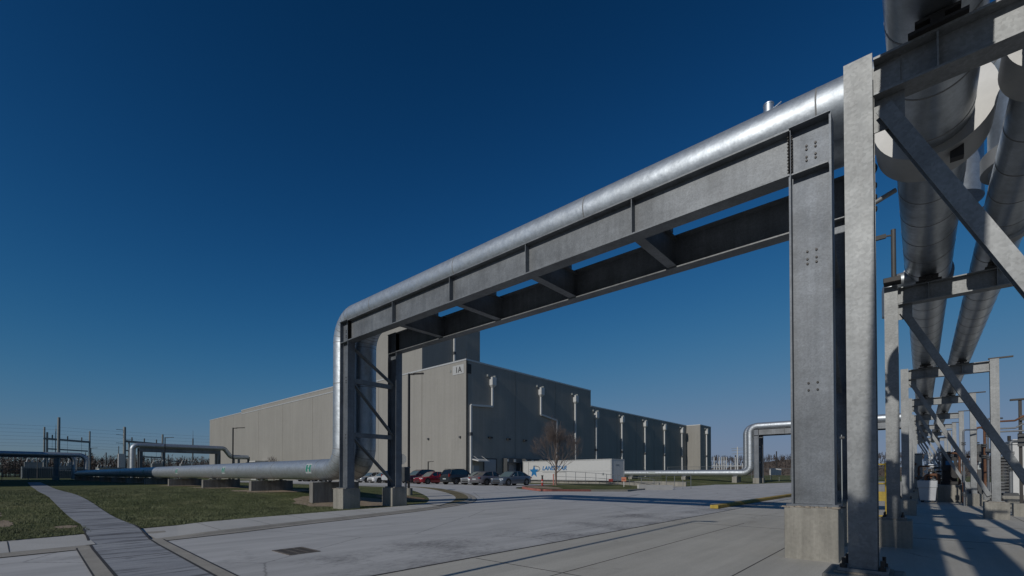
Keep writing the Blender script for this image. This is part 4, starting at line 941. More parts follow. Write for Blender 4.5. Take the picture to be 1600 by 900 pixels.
# ------------------------------------------------------------------ trees
def bare_tree(name, label, x, y, h, spread, seed, levels=6, trunk=.11, clear=.2, wide=.38):
    """vase shaped leafless tree: limbs leave the trunk low and every limb forks into ever finer twigs inside an egg shaped crown"""
    rr = random.Random(seed); t = thing(name, label, 'tree', (x, y, g(x, y) + .1))
    tk = MB(); cr = MB(); z0 = g(x, y) + .05; cz = z0 + h * .62; rz_ = h * .42; rx = h * wide
    def inside(p): return ((p.x - x) / rx) ** 2 + ((p.y - y) / rx) ** 2 + ((p.z - cz) / rz_) ** 2 < 1.15
    def grow(p, d, ln, r, lev):
        pts = [p]; q = p; dd = d; n = 4
        for k in range(n):
            dd = (dd + Vector((rr.uniform(-.12, .12), rr.uniform(-.12, .12), rr.uniform(-.02, .10)))).normalized(); q = q + dd * (ln / n); pts.append(q)
        r1 = max(r * .6, .0045)
        cr.tube(pts, [r + (r1 - r) * k / n for k in range(n + 1)], 6 if lev < 2 else 3, caps=False)
        if lev >= levels: return
        for k in range(3 if lev < 2 else rr.choice((2, 3, 3))):
            az = rr.uniform(0, 6.283); tilt = rr.uniform(.2, .62) * spread
            ax = dd.orthogonal().normalized(); ax.rotate(Matrix.Rotation(az, 3, dd)); nd = dd * math.cos(tilt) + ax * math.sin(tilt); nd.z += .1; nd.normalize()
            st = pts[-1] if k == 0 else pts[rr.choice((2, 3, 4))]
            if not inside(st + nd * ln * .4): continue
            grow(st, nd, ln * rr.uniform(.66, .86), r1 * .82, lev + 1)
    top = Vector((x + .06, y, z0 + h * .36)); base = Vector((x, y, z0)); tp = [base.lerp(top, k / 6) + Vector((rr.uniform(-.02, .02), rr.uniform(-.02, .02), 0)) for k in range(7)]
    tk.tube(tp, [trunk * (1.25 if k == 0 else 1 - .07 * k) for k in range(7)], 10, caps=False); tk.obj('trunk', 'bark', t)
    nl = 11
    for k in range(nl):
        f = .5 + .5 * k / (nl - 1); az = k * 2.4 + rr.uniform(-.3, .3); tilt = 1.0 - .85 * k / (nl - 1)
        d = Vector((math.cos(az) * math.sin(tilt), math.sin(az) * math.sin(tilt), math.cos(tilt)))
        grow(base.lerp(top, f), d, h * rr.uniform(.15, .2), trunk * .42, 0)
    cr.obj('crown', 'twig', t)
bare_tree('bare_tree', 'leafless young street tree on the grass island in front of the trailer', -28.15, 38.6, 7.0, 1.0, 5, 6, .12)
b = MB(); b.cyl((-28.35, 38.5, .5), (-28.35, 38.5, 1.7), .065, n=10); tag(b.obj('marker_stake', mat('faded_pink_paint', (.42, .17, .14), .7)), 'faded pink stake standing beside the trunk of the island tree', 'stake')
bare_tree('bare_tree', 'small leafless tree showing over the low pipe before the tan wall', -63, 24.6, 4.0, 1.0, 9, 4, .07)

# ------------------------------------------------------------------ island furniture, rails and signs
def line_rail(name, label, pts, hs, posts, group=None, m='galv', mid=True, cat='railing', r=.03):
    t = thing(name, label, cat, (pts[0][0], pts[0][1], g(*pts[0])), group)
    for i, p in enumerate(pts):
        b = MB(); b.cyl((p[0], p[1], g(*p) + .05), (p[0], p[1], g(*p) + hs[i]), r, n=8); b.obj('post', m, t)
    for f in ((1., .55) if mid else (1.,)):
        b = MB(); b.tube([(p[0], p[1], g(*p) + hs[i] * f) for i, p in enumerate(pts)], r * .8, 8); b.obj('rail', m, t)
    return t
line_rail('dock_railing', 'galvanised pipe railing along the near side of the truck dock', [(-36.2 + 1.55 * k, 49.9 - .1 * k, ) for k in range(10)], [1.55 - .06 * k for k in range(10)], 10, None, 'galv')
q = MB(); q.box(-46.6, -22.3, 50.42, 50.66, -.6, .62 + .1); t = q.obj('retaining_wall', 'conc'); tag(t, 'low concrete wall edging the near side of the truck dock', 'retaining wall')
q = MB(); q.box(-46.6, -22.3, 58.38, 58.6, -.6, .75); t = q.obj('retaining_wall', 'conc'); tag(t, 'low concrete wall edging the far side of the truck dock behind the trailer', 'retaining wall')
t = thing('retaining_wall', 'pale concrete wing wall with a picket railing at the end of the dock ramp', 'retaining wall', (-21.9, 45, .1))
q = MB(); q.hexa([(-22.1, 44.6, -.2), (-21.88, 44.5, -.2), (-19.9, 48.45, -.2), (-20.1, 48.55, -.2), (-22.1, 44.6, .60), (-21.88, 44.5, .60), (-19.9, 48.45, .50), (-20.1, 48.55, .50)]); q.obj('wall_block', 'concpale', t)
q = MB()
for k in range(16): y = 44.7 + k * .17; q.cyl((-21.97 + k * .0855, y, .55), (-21.97 + k * .0855, y, 1.5), .013, n=5)
q.bar((-21.97, 44.7, 1.5), (-20.69, 47.25, 1.5), .05, .05); q.bar((-21.97, 44.7, .75), (-20.69, 47.25, .75), .04, .04); q.obj('picket_rail', 'galv', t)
line_rail('guard_rail', 'thin open railing continuing past the wing wall of the dock ramp', [(-20.4 + .5 * k, 47.9 + 1.0 * k) for k in range(4)], [1.5] * 4, 4)
t = thing('bollard_post', 'red and white banded marker post with a black top on the stone bed', 'marker post', (-27.55, 35.6, g(-27.55, 35.6)))
z = g(-27.55, 35.6) + .13
q = MB(); q.cyl((-27.55, 35.6, z), (-27.55, 35.6, z + .06), .2, n=14); q.obj('foot', 'black', t)
q = MB(); q.cyl((-27.55, 35.6, z + .06), (-27.55, 35.6, z + .68), .1, .085, n=14); q.obj('band', 'red', t)
q = MB(); q.cyl((-27.55, 35.6, z + .36), (-27.55, 35.6, z + .46), .1, n=14); q.obj('reflector', 'white', t)
q = MB(); q.cyl((-27.55, 35.6, z + .68), (-27.55, 35.6, z + .95), .085, .07, n=14); q.cyl((-27.55, 35.6, z + .95), (-27.55, 35.6, z + 1.05), .11, n=14); q.obj('head', 'darksteel', t)
def sign(name, label, x, y, z, w, h, m, ph=None, turn=0., posts=1, cat='sign', pm='galv', group=None, octagon=False):
    t = thing(name, label, cat, (x, y, g(x, y)), group, R(turn)); zz = 0; ph = ph or z + h
    for k in range(posts):
        b = MB(); px = 0 if posts == 1 else (-w * .32 + k * w * .64); b.box(px - .03, px + .03, .005, .06, -.1, ph); o = b.obj('post', pm); o.parent = t
    b = MB()
    if octagon:
        pts = [(w / 2 * math.cos(R(22.5 + 45 * k)) * 1.08, z + h / 2 + h / 2 * math.sin(R(22.5 + 45 * k)) * 1.08) for k in range(8)]
        b.add([(a, -.012, c) for a, c in pts] + [(a, .004, c) for a, c in pts], [tuple(range(8)), tuple(reversed(range(8, 16)))] + [(k, k + 8, (k + 1) % 8 + 8, (k + 1) % 8) for k in range(8)])
    else: b.box(-w / 2, w / 2, -.02, .004, z, z + h)
    o = b.obj('board', m); o.parent = t; return t
sign('warning_sign', 'small orange round-cornered sign on a white post past the railing', -24.1, 45.5, .72, .5, .46, 'orange', turn=20, pm='white')
b = MB(); b.box(-.16, .16, -.03, -.021, .9, .98); o = b.obj('sign_bar', 'red'); o.parent = bpy.data.objects['warning_sign']
sign('notice_sign', 'small red notice plate fixed low on the dock railing', -27.6, 48.9, .42, .5, .32, 'red', ph=.5, turn=20)
sign('notice_board', 'large blank white board on two posts on the grass beyond the far bridge', -18.6, 88.5, 1.0, 1.75, 1.15, 'white', ph=1.6, turn=15, posts=2)
sign('stop_sign', 'back of an octagonal traffic sign on a post behind the tall black lamp', -28.3, 19.9, 1.95, .75, .75, 'galv', ph=2.9, turn=205, octagon=True)
def lamp(label, x, y, h, arm, adir, group='black lamp posts'):
    arm *= .85
    z = g(x, y); t = thing('lamp_post', label, 'street lamp', (x, y, z), group)
    b = MB(); b.cyl((x, y, z), (x, y, z + .55), .24, n=16); b.obj('base', 'conc', t)
    b = MB(); b.bar((x, y, z + .55), (x, y, z + h), .11, .11, (0, 1, 0)); b.obj('pole', 'darksteel', t)
    d = Vector((math.cos(R(adir)), math.sin(R(adir)), 0)); p = Vector((x, y, z + h))
    b = MB(); b.bar(p + Vector((0, 0, -.05)), p + d * (arm * .35) + Vector((0, 0, -.05)), .06, .09); b.obj('arm', 'darksteel', t)
    b = MB(); b.bar(p + d * (arm * .3) + Vector((0, 0, -.02)), p + d * arm + Vector((0, 0, .02)), .26, .06); b.obj('lamp_head', 'darksteel', t)
lamp('tall black lamp post beside the rear leg of the near bridge', -24.6, 17.85, 7.9, 1.1, 45)
lamp('black lamp post standing before the long tan wall behind the low pipe', -57.6, 18.1, 6.25 + .1, 1.4, 50)
lamp('black lamp post in front of the left far pipe bridge', -88.1, 18.2, 6.9, 1.4, 50)
lamp('black lamp post by the substation at far left', -134.3, 14.7, 6.9, 1.4, 50)
lamp('black lamp post outside the picture whose shadow lies on the concrete', -5.55, -.35, 8.85, .75, 10)
lamp('short black lamp before the tan wall beside the crimson car', -50.2, 39.6, 2.9, .9, 45)
cx, cy = -23.2, 16.6; z = g(cx, cy) + .1
t = thing('utility_cabinet', 'dark grey meter cabinet on a short post beside the tall black lamp', 'cabinet', (cx, cy, z))
q = MB(); q.box(cx - .17, cx + .17, cy - .2, cy + .2, z + 1.0, z + 1.8); q.obj('cabinet_box', 'darkgrey', t, .01); q = MB(); q.box(cx - .05, cx + .05, cy - .05, cy + .05, z - .1, z + 1.0); q.obj('post', 'galv', t)
q = MB(); q.box(cx - .19, cx + .19, cy - .22, cy + .22, z + 1.801, z + 1.85); q.obj('lid', 'galv', t)
# yellow wheel stop, drain grate, base debris
t = thing('kerb_stop', 'long yellow painted timber kerb stop lying along the road edge', 'kerb stop', (-7.35, 23, 0))
q = MB(); q.box(-7.55, -7.2, 22.9, 41, .01, .17); q.obj('beam', 'yellowtop', t, .02); q = MB(); q.box(-7.56, -7.19, 22.78, 22.899, .008, .175); q.obj('end_cap', 'yellow', t, .01)
t = thing('drain_grate', 'dark iron drain grate set in the road', 'drain', (-9.85, 4.3, 0))
q = MB()
q.box(-10.28, -9.42, 3.98, 4.03, .0, .012); q.box(-10.28, -9.42, 4.57, 4.62, .0, .012); q.box(-10.28, -10.23, 4.03, 4.57, .0, .012); q.box(-9.47, -9.42, 4.03, 4.57, .0, .012)
for k in range(9): x = -10.2 + k * .09; q.box(x, x + .035, 4.03, 4.57, .0, .011)
for y in (4.2, 4.38): q.box(-10.23, -9.47, y, y + .03, .0, .0115)
q.obj('bars', mat('cast_iron', (.16, .14, .12), .7, .3), t); q = MB(); q.box(-10.24, -9.46, 4.02, 4.58, .0, .005); q.obj('well', mat('drain_well', (.085, .08, .075), .9), t)

# ------------------------------------------------------------------ far pipe bridges
fb = pipe_bridge('pipe_bridge', 'distant pipe bridge over the road beyond the long white trailer', .5, 66.4, .12, 'pipe bridges', detail=False)
pf, jf = pipe_thing('insulated_pipe', 'front metal jacketed pipe of the distant bridge past the trailer',
    [(-45.6, 77.7, 1.9), (-19.75, 77.7, 1.9), (-19.75, 77.7, 9.02), (-.75, 77.7, 9.02), (-.75, 77.7, 6.4)], .525, 1.1, 'pipes on the distant bridge', seams=2.2)
pg, jg = pipe_thing('insulated_pipe', 'rear metal jacketed pipe of the distant bridge past the trailer',
    [(-45.6, 78.85, 1.9), (-20.5, 78.85, 1.9), (-20.5, 78.85, 9.02), (-1.0, 78.85, 9.02), (-1.0, 78.85, 6.4)], .525, 1.1, 'pipes on the distant bridge', seams=2.2)
b = MB(); patch(b, -35.5, 1.3, 77.7, 1.9, .53, -10, 30); b.obj('pipe_label', 'label', jf)
for x, w in ((-21.9, 'nearest the distant riser'), (-29.9, 'midway between trailer and distant riser'), (-39.6, 'just past the rear of the trailer')):
    t = thing('concrete_plinth', 'short concrete plinth under the distant low pipe, ' + w, 'plinth', (x, 78.7, g(x, 78)), 'plinths under the distant low pipe')
    b = MB(); b.box(x - .35, x + .35, 77.1, 79.4, g(x, 78) - .2, 1.3); b.obj('wall_block', 'conc', t, .02); b = MB(); b.box(x - .3, x + .3, 77.5, 77.9, 1.301, 1.40); b.obj('pipe_saddle', 'galv', t)
def far_bridge(name, label, X, ya, yb, zt, dep, r, path, group='pipe bridges', plabel='', posts=None):
    t = thing(name, label, 'pipe bridge', (X, ya, g(X, ya)), group)
    for dx in (-.9, .9):
        b = MB(); b.ibeam((X + dx, ya, zt - dep / 2), (X + dx, yb, zt - dep / 2), dep, .35, .05, .04); b.obj('girder', 'galv', t)
    for y in posts or (ya + .3, yb - .3):
        for dx in (-.9, .9):
            b = MB(); b.ibeam((X + dx, y, g(X, y) + .9), (X + dx, y, zt - dep), .55, .4, .04, .03, up=(0, 1, 0)); b.obj('column', 'galv', t)
            b = MB(); b.box(X + dx - .4, X + dx + .4, y - .4, y + .4, g(X, y) - .1, g(X, y) + .9); b.obj('pedestal', 'conc', t)
    return t
far_bridge('pipe_bridge', 'distant pipe bridge at left with its pipe stepping down toward the tan wall', -121, 20.5, 35.2, 7.2, .8, .5, None)
pipe_thing('insulated_pipe', 'metal jacketed pipe of the distant left bridge, stepping down near the lamp', [(-121, 19.6, .6), (-121, 19.6, 7.72), (-121, 36.2, 7.72), (-121, 37.6, 5.8), (-121, 41.3, 5.8)], .5, .9, 'pipes on the distant left bridge', seams=3)
t = thing('pipe_valve', 'dark valve hanging from the stepped down end of the distant left pipe', 'valve', (-121, 41.4, 3.5)); b = MB(); b.cyl((-121, 41.4, 5.9), (-121, 41.4, 3.2), .28, n=12); b.obj('stem', 'darkgrey', t); b = MB(); b.box(-121.5, -120.5, 41.0, 41.8, 3.2, 4.6); b.obj('actuator', 'darkgrey', t)
t = thing('pipe_support', 'short steel trestle under the stepped down end of the distant left pipe', 'trestle', (-121, 38.6, .5))
for y in (38.2, 39.3): b = MB(); b.box(-121.2, -120.8, y - .2, y + .2, .4, 5.3); b.obj('leg', 'galv', t)
t = far_bridge('pipe_bridge', 'dark pipe bridge running out of the picture at far left', -119.3, -38, 9.6, 4.86, .16, .4, None, posts=(-33, -20, -6, 8.3))
pipe_thing('insulated_pipe', 'pipe on the far left bridge, its elbow bending down rightmost', [(-118.4, -42, 5.32), (-118.4, 12.4, 5.32), (-118.4, 12.4, .8)], .42, 1.3, 'pipes on the far left bridge', seams=3)
pipe_thing('insulated_pipe', 'second pipe of the far left bridge, bending down left of the first', [(-120.2, -42, 5.32), (-120.2, 10.8, 5.32), (-120.2, 10.8, .8)], .42, 1.3, 'pipes on the far left bridge', seams=3)
def at(u, d):
    """ground point in the direction of picture column u, d metres along the view axis"""
    a = R(41.476) + math.atan((800 - u) / 724.); k = d / math.cos(math.atan((800 - u) / 724.)); return (-k * math.sin(a), k * math.cos(a))
def zz(v, d): return H + (742 - v) / 724. * d
bearing = at

# ------------------------------------------------------------------ substation, power line
def vpost(name, label, u, vt, d, r, cat='pole', m='greygreen', group=None, spire=0., cap=True):
    x, y = at(u, d); t = thing(name, label, cat, (x, y, g(x, y)), group)
    b = MB(); b.cyl((x, y, g(x, y) - .1), (x, y, zz(vt, d)), r, r * .8, n=10); b.obj('shaft', m, t)
    if spire: b = MB(); b.cyl((x, y, zz(vt, d)), (x, y, zz(vt, d) + spire), .05, .03, n=6); b.obj('spire', m, t)
    return t
def gantry(name, label, posts, beams, stubs, d, m='greygreen', group='substation gantries'):
    X0 = bearing(posts[0][0], d)[0]
    def at(u, d): a = R(41.476) + math.atan((800 - u) / 724.); return (X0, -X0 / math.tan(a))
    def zz(v, d): return H + (742 - v) / 724. * d
    x, y = at(posts[0][0], d); t = thing(name, label, 'gantry', (x, y, g(x, y)), group)
    for u, v, r in posts:
        x, y = at(u, d); b = MB(); b.cyl((x, y, g(x, y) - .1), (x, y, zz(v, d)), r, r * .75, n=10); b.obj('post', m, t)
    for u0, u1, v0, v1, th in beams:
        a = at(u0, d); c = at(u1, d); b = MB(); b.bar((a[0], a[1], zz(v0, d)), (c[0], c[1], zz(v1, d)), th, th); b.obj('beam', m, t)
    for u, v in stubs:
        x, y = at(u, d); b = MB(); b.cyl((x, y, zz(v, d)), (x, y, zz(v, d) + 1.3), .16, n=8); b.obj('insulator', 'darkgrey', t)
        b = MB(); b.cyl((x, y, zz(v, d)), (x, y, zz(v, d) - 4.2), .03, n=5); b.obj('dropper', 'wire', t)
gantry('substation_gantry', 'steel substation gantry at far left with two cross beams', [(68.5, 667, .3), (73, 675, .32), (139.5, 670, .3)], [(67, 141, 685, 688, .6), (73.5, 137, 701, 703, .42)], [(81, 685), (105, 686), (127, 687)], 150)
gantry('substation_gantry', 'steel substation gantry seen behind the distant left pipe bridge', [(201, 691, .28), (253.5, 676, .34), (256, 694, .3)], [(194, 255, 689.5, 692.5, .6), (196, 202, 704, 704, .35), (196, 202, 713, 713, .35), (220, 253, 713, 714, .42), (257, 300, 719, 719.5, .3)], [(205.5, 689.8), (225, 690.6), (244, 691.5)], 140)
vpost('utility_pole', 'tallest power pole rising through the far left gantry', 91, 652, 142, .42, group='power poles')
vpost('utility_pole', 'thick power pole at the left end of the second gantry', 194, 667, 138, .42, group='power poles')
vpost('utility_pole', 'thin lightning mast just left of the tallest power pole', 86.3, 670, 152, .13, group='power poles', spire=1.5)
vpost('utility_pole', 'slim mast behind the middle of the distant left pipe bridge', 301, 685, 150, .22, group='power poles', spire=2.6, m='darkgrey')
vpost('utility_pole', 'short pole left of the white panel at the substation', 165.5, 707, 140, .18, group='power poles', m='darkgrey')
vpost('utility_pole', 'thin pole touching the white panel at the substation', 185, 697, 145, .12, group='power poles', m='darkgrey')
vpost('utility_pole', 'small pole under the distant left pipe bridge', 262.5, 710, 140, .15, group='power poles', m='darkgrey')
vpost('utility_pole', 'small pole right of the slim mast', 307.5, 720, 150, .15, group='power poles', m='darkgrey')
vpost('utility_pole', 'slim dark pole before the transformer at far left', 58.5, 706, 118, .1, group='power poles', m='darkgrey')
vpost('utility_pole', 'dark wooden pole behind the blank white notice board', 1213.5, 705, 150, .2, group='power poles', m='darksteel')
for u, v, s in ((194, 672, -1), (194, 680, -1), (194, 687, 1), (194, 693, -1)):
    x, y = at(u, 138); b = MB(); b.bar((x, y, zz(v, 138)), (x + .2, y + s * 2.0, zz(v, 138) + .1), .12, .12); b.obj('arm', 'greygreen', bpy.data.objects['utility_pole.001'])
pw = thing('power_line', 'thin overhead wires strung across the sky at far left', 'power line', (-196, 14, 10))
for z, x in ((16.3, -196), (15.2, -195), (14.2, -197), (13.1, -196), (12.0, -195), (11.1, -197), (10.2, -196)):
    b = MB(); pts = []
    for y0, y1 in ((-46, 14), (14, 74), (74, 134)):
        for k in range(9): f = k / 8; pts.append((x, y0 + (y1 - y0) * f, z - 3.2 * f * (1 - f) * .55 - .004 * (y0 + 46)))
    b.tube(pts, .016, 4); b.obj('wire', 'wire', pw)
def transformer(label, u, d, w, h, dp=3.):
    x, y = at(u, d); z = g(x, y); t = thing('transformer', label, 'transformer', (x, y, z), 'substation transformers')
    b = MB(); b.box(x - dp / 2, x + dp / 2, y - w / 2, y + w / 2, z, z + h * .72); b.obj('tank', 'greygreen', t)
    b = MB()
    for k in range(int(w / .35)): yy = y - w / 2 + .2 + k * .35; b.box(x + dp / 2 + .001, x + dp / 2 + .35, yy, yy + .08, z + .4, z + h * .66)
    b.obj('radiator', 'greygreen', t)
    b = MB(); b.box(x - dp * .3, x + dp * .3, y - w * .42, y + w * .1, z + h * .721, z + h); b.obj('conservator', 'greygreen', t)
    b = MB()
    for k in range(5): yy = y - w * .35 + k * w * .16; b.cyl((x, yy, z + h), (x + .3, yy + .25, z + h + 1.1), .16, .09, n=8)
    pieces(b, 'bushing', 'white', t)
transformer('big grey transformer at far left with pale bushings', 60, 128, 6.5, 4.6, 4); transformer('grey transformer beside the dark column at far left', 101, 130, 4.5, 3.6); transformer('grey transformer just left of the elbow of the far left pipe', 116, 142, 4, 4.8)
transformer('grey transformer below the distant left pipe bridge', 249, 136, 4.5, 4.4); transformer('grey transformer left of the tan wall, below the slim mast', 293, 140, 4.5, 4.4); transformer('low grey transformer left of the white panel', 162, 130, 4, 2.8)
x, y = at(189.5, 136); t = thing('switch_cabinet', 'tall plain white equipment panel at the substation', 'panel', (x, y, g(x, y))); b = MB(); b.box(x - .6, x + .6, y - .75, y + .75, .5, zz(709, 136)); b.obj('enclosure', 'white', t); b = MB(); b.box(x - .7, x + .7, y - .85, y + .85, .2, .5); b.obj('footing', 'conc', t)
x, y = at(172, 120); t = thing('site_cabin', 'low pale service cabin behind the low pipes at left', 'cabin', (x, y, g(x, y))); b = MB(); b.box(x - 2, x + 2, y - 2.4, y + 2.4, .4, 3.3); b.obj('wall', 'white', t); b = MB(); b.box(x - 2.2, x + 2.2, y - 2.6, y + 2.6, 3.301, 3.5); b.obj('roof', 'greygreen', t); b = MB(); b.box(x + 2.001, x + 2.03, y - 1.6, y + .2, 1.2, 2.6); b.obj('window', 'glass', t)
def chain_fence(name, label, P, h=2.1, step=3.):
    t = thing(name, label, 'fence', (P[0][0], P[0][1], g(*P[0]))); b = MB(); w = MB(); pts = []
    for a, c in zip(P, P[1:]):
        n = max(1, int(math.dist(a, c) / step))
        for k in range(n): f = k / n; pts.append((a[0] + (c[0] - a[0]) * f, a[1] + (c[1] - a[1]) * f))
    pts.append(P[-1])
    for p in pts: b.cyl((p[0], p[1], g(*p) - .1), (p[0], p[1], g(*p) + h), .045, n=6)
    for k in range(8): w.tube([(p[0], p[1], g(*p) + .1 + (h - .15) * k / 7) for p in pts], .03 if k == 7 else .008, 4)
    pieces(b, 'post', 'galv', t); w.obj('wire_mesh', 'galv', t)
chain_fence('wire_fence', 'wire mesh fence with steel posts across the grass beyond the distant bridge', [(-41, 97), (-15, 99), (12, 99)])
chain_fence('wire_fence', 'wire mesh fence in front of the transformers at far left', [(-112, -20), (-118.5, 17), (-150, 30)])
# pale substation and lattice mast far right of the warehouse
t = thing('substation_gantry', 'pale switchyard posts and bus bar far behind the distant pipe bridge', 'gantry', (*at(1125, 240), 1.4), 'substation gantries')
for u in (1116, 1124, 1128, 1131.5, 1135, 1149, 1166, 1120, 1142, 1160):
    x, y = at(u, 240); b = MB(); b.cyl((x, y, 1), (x, y, zz(714 if u not in (1120, 1142, 1160) else 724, 240)), .3, .22, n=8); pieces(b, 'post', 'white', t)
a, c = at(1112, 240), at(1168, 240); b = MB(); b.bar((*a, zz(728, 240)), (*c, zz(728, 240)), .35, .35); b.bar((*a, zz(734, 240)), (*c, zz(734, 240)), .2, .2); pieces(b, 'bus_bar', 'white', t)
x, y = at(1152.5, 262); t = thing('transmission_pole', 'pale transmission pole with cross arms far behind the distant riser', 'pole', (x, y, 1.4)); b = MB(); b.cyl((x, y, 1), (x, y, zz(698, 262)), .5, .25, n=10); b.obj('shaft', 'white', t)
for v, w in ((701, 3.4), (704, 3.2), (709, 3.0)): b = MB(); b.bar((x - w, y + .5, zz(v, 262)), (x + w, y - .5, zz(v, 262) + .3), .25, .25); b.obj('cross_arm', 'greygreen', t)

# ------------------------------------------------------------------ hills and bare woods
def hills():
    m_ = MB(); n = 40; rows = [(300, 0.9), (340, 6.5), (400, 13.5), (480, 15)]; vs = []
    for d, h in rows:
        for i in range(n + 1):
            a = R(-28 + 75 * i / n); hh = h * (.75 + .25 * math.sin(i * .7 + 1)) * min(1, i / 5); vs.append((math.sin(a) * d, math.cos(a) * d, hh))
    m_.add(vs, [(r_ * (n + 1) + i, r_ * (n + 1) + i + 1, (r_ + 1) * (n + 1) + i + 1, (r_ + 1) * (n + 1) + i) for r_ in range(3) for i in range(n)], True)
    struct(m_.obj('hills', mat('hill_scrub', (.115, .085, .06), 1, var=.35, scale=.08, bump=.5, bscale=1)))
hills()
def woods(name, label, cnt, place, hmin, hmax, seed):
    rr = random.Random(seed); vs = []; fs = []
    for _ in range(cnt):
        x, y, z = place(rr); h = rr.uniform(hmin, hmax); k = len(vs); w = .1
        cx = rr.uniform(-.3, .3); w = .008 * h
        vs += [(x - w, y, z), (x + w, y - w, z), (x + w, y + w, z), (x + cx, y, z + h * .5)]; fs += [(k, k + 1, k + 3), (k + 1, k + 2, k + 3), (k + 2, k, k + 3)]
        for q in range(36):
            f = rr.uniform(.15, .95); b0 = Vector((x + cx * f, y, z + h * f)); a = rr.uniform(0, 6.283); l = h * rr.uniform(.12, .32) * (1.25 - f * .8)
            e = b0 + Vector((math.cos(a) * l * .75, math.sin(a) * l * .75, l * rr.uniform(.2, .9))); s = Vector((-math.sin(a), math.cos(a), rr.uniform(-.4, .4))) * rr.uniform(.08, .22)
            k = len(vs); vs += [tuple(b0 - s), tuple(b0 + s), tuple(e)]; fs.append((k, k + 1, k + 2))
    me = bpy.data.meshes.new(name); me.from_pydata(vs, [], fs); me.materials.append(M['woods']); o = bpy.data.objects.new(name, me); COL.objects.link(o)
    tag(o, label, 'woods'); o['kind'] = 'stuff'
def pl_left(rr):
    a = R(rr.uniform(50, 94)); d = rr.uniform(285, 350); return (-math.sin(a) * d, math.cos(a) * d, .6)
def pl_right(rr):
    a = R(rr.uniform(-24, 42)); d = rr.uniform(300, 440); return (math.sin(a) * d, math.cos(a) * d, max(.8, min(13, (d - 300) / 100 * 12.5)))
woods('woods', 'brown leafless woods along the skyline at far left', 2600, pl_left, 6.5, 11.5, 21)
woods('woods', 'brown leafless woods on the low hill at far right', 4200, pl_right, 2.6, 5.2, 22)

# ------------------------------------------------------------------ plant under the pipe rack
t = thing('plastic_tote', 'white plastic tapered tote with a lid on the concrete beneath the rack', 'tote', (.24, 36.3, 0))
def taper(mb, x0, x1, y0, y1, z0, z1, k): return mb.hexa([(x0 + k, y0 + k, z0), (x1 - k, y0 + k, z0), (x1 - k, y1 - k, z0), (x0 + k, y1 - k, z0), (x0, y0, z1), (x1, y0, z1), (x1, y1, z1), (x0, y1, z1)])
b = MB(); taper(b, -.15, .64, 35.9, 36.75, .12, .86, .06); b.obj('tub', 'whiteplastic', t, .02)
b = MB(); taper(b, -.2, .69, 35.85, 36.8, .861, 1.27, .015); b.obj('lid', 'whiteplastic', t, .03); b = MB(); b.box(-.05, .1, 35.95, 36.7, .006, .12); b.box(.38, .54, 35.95, 36.7, .006, .12); b.obj('skid', 'black', t)
t = thing('pump_skid', 'black pump set with blue plate standing on a concrete base under the rack', 'pump', (1.25, 38.4, 0))
b = MB(); b.box(.66, 1.85, 37.2, 41, -.05, 1.0); b.obj('base', 'conc', t, .02)
b = MB(); b.box(.95, 1.6, 38.6, 40.6, 1.2, 2.7); b.cyl((1.05, 38.6, 2.0), (1.05, 38.2, 2.0), .16, n=14); b.cyl((1.5, 38.6, 1.6), (1.5, 38.2, 1.6), .2, n=14); b.box(.86, 1.7, 38.5, 40.7, 1.001, 1.199); b.obj('casing', 'black', t, .02)
b = MB()
for x, y in ((1.0, 38.7), (1.55, 38.7), (1.28, 39.4), (1.5, 40.2)): b.cyl((x, y, 2.7), (x, y, 3.05), .09, n=10); b.cyl((x, y, 2.95), (x, y, 3.0), .17, n=12)
b.obj('flange', 'darkgrey', t); b = MB(); b.box(1.1, 1.45, 38.585, 38.599, 2.2, 2.45); b.obj('plate', 'blue', t)
b = MB(); b.tube(bend([(1.7, 38.3, 1.05), (1.7, 38.3, 2.9), (1.2, 38.3, 2.9)], .2, 6), .06, 10); b.tube(bend([(.75, 38.1, 1.05), (.75, 38.1, 1.6), (.2, 38.3, 1.6), (.2, 38.3, 1.05)], .15, 6), .09, 10); b.obj('pipework', 'rust', t)
t = thing('tank', 'square grey sheet metal tank behind the white tote', 'tank', (-.35, 45, 0)); b = MB(); b.box(-.66, .05, 44.6, 46.4, .1, 3.1); b.obj('shell', 'greygreen', t, .03); b = MB(); b.box(-.7, .09, 44.55, 46.45, 3.1, 3.16); b.obj('lid', 'galv', t); b = MB(); b.tube(bend([(-.8, 44.3, .2), (-.8, 44.3, 2.4), (-.3, 44.5, 2.4)], .15, 6), .08, 10); b.tube([(-.5, 44.5, 1.4), (.9, 44.3, 1.4)], .05, 8); b.obj('pipework', 'rust', t)
t = thing('heat_exchanger', 'dark upright exchanger with a rusty looped pipe over it right of the rack', 'exchanger', (2.4, 36.6, 0))
b = MB(); b.box(2.2, 2.63, 36.3, 37.4, .35, 3.3); b.obj('casing', 'darkgrey', t, .02); b = MB(); b.tube(bend([(2.2, 35.3, .5), (2.2, 35.3, 4.15), (2.55, 35.4, 4.15), (2.55, 35.4, .5)], .17, 8), .058, 12); b.obj('loop_pipe', 'rust', t)
b = MB()
for x, y, z in ((2.2, 35.3, 3.2), (2.55, 35.4, 3.1), (2.25, 35.3, 2.7), (2.55, 35.4, 2.5)): b.cyl((x, y, z), (x, y, z + .06), .15, n=12); b.cyl((x, y, z + .1), (x, y, z + .16), .15, n=12)
b.box(2.1, 2.3, 35.2, 35.5, 2.85, 3.05); b.obj('flange', 'darkgrey', t); b = MB(); b.box(2.3, 2.45, 36.28, 36.299, 1.9, 2.3); b.obj('plate', 'label', t); b = MB(); b.box(1.9, 2.9, 34.9, 37.6, -.05, .42); b.obj('base', 'conc', t, .02)
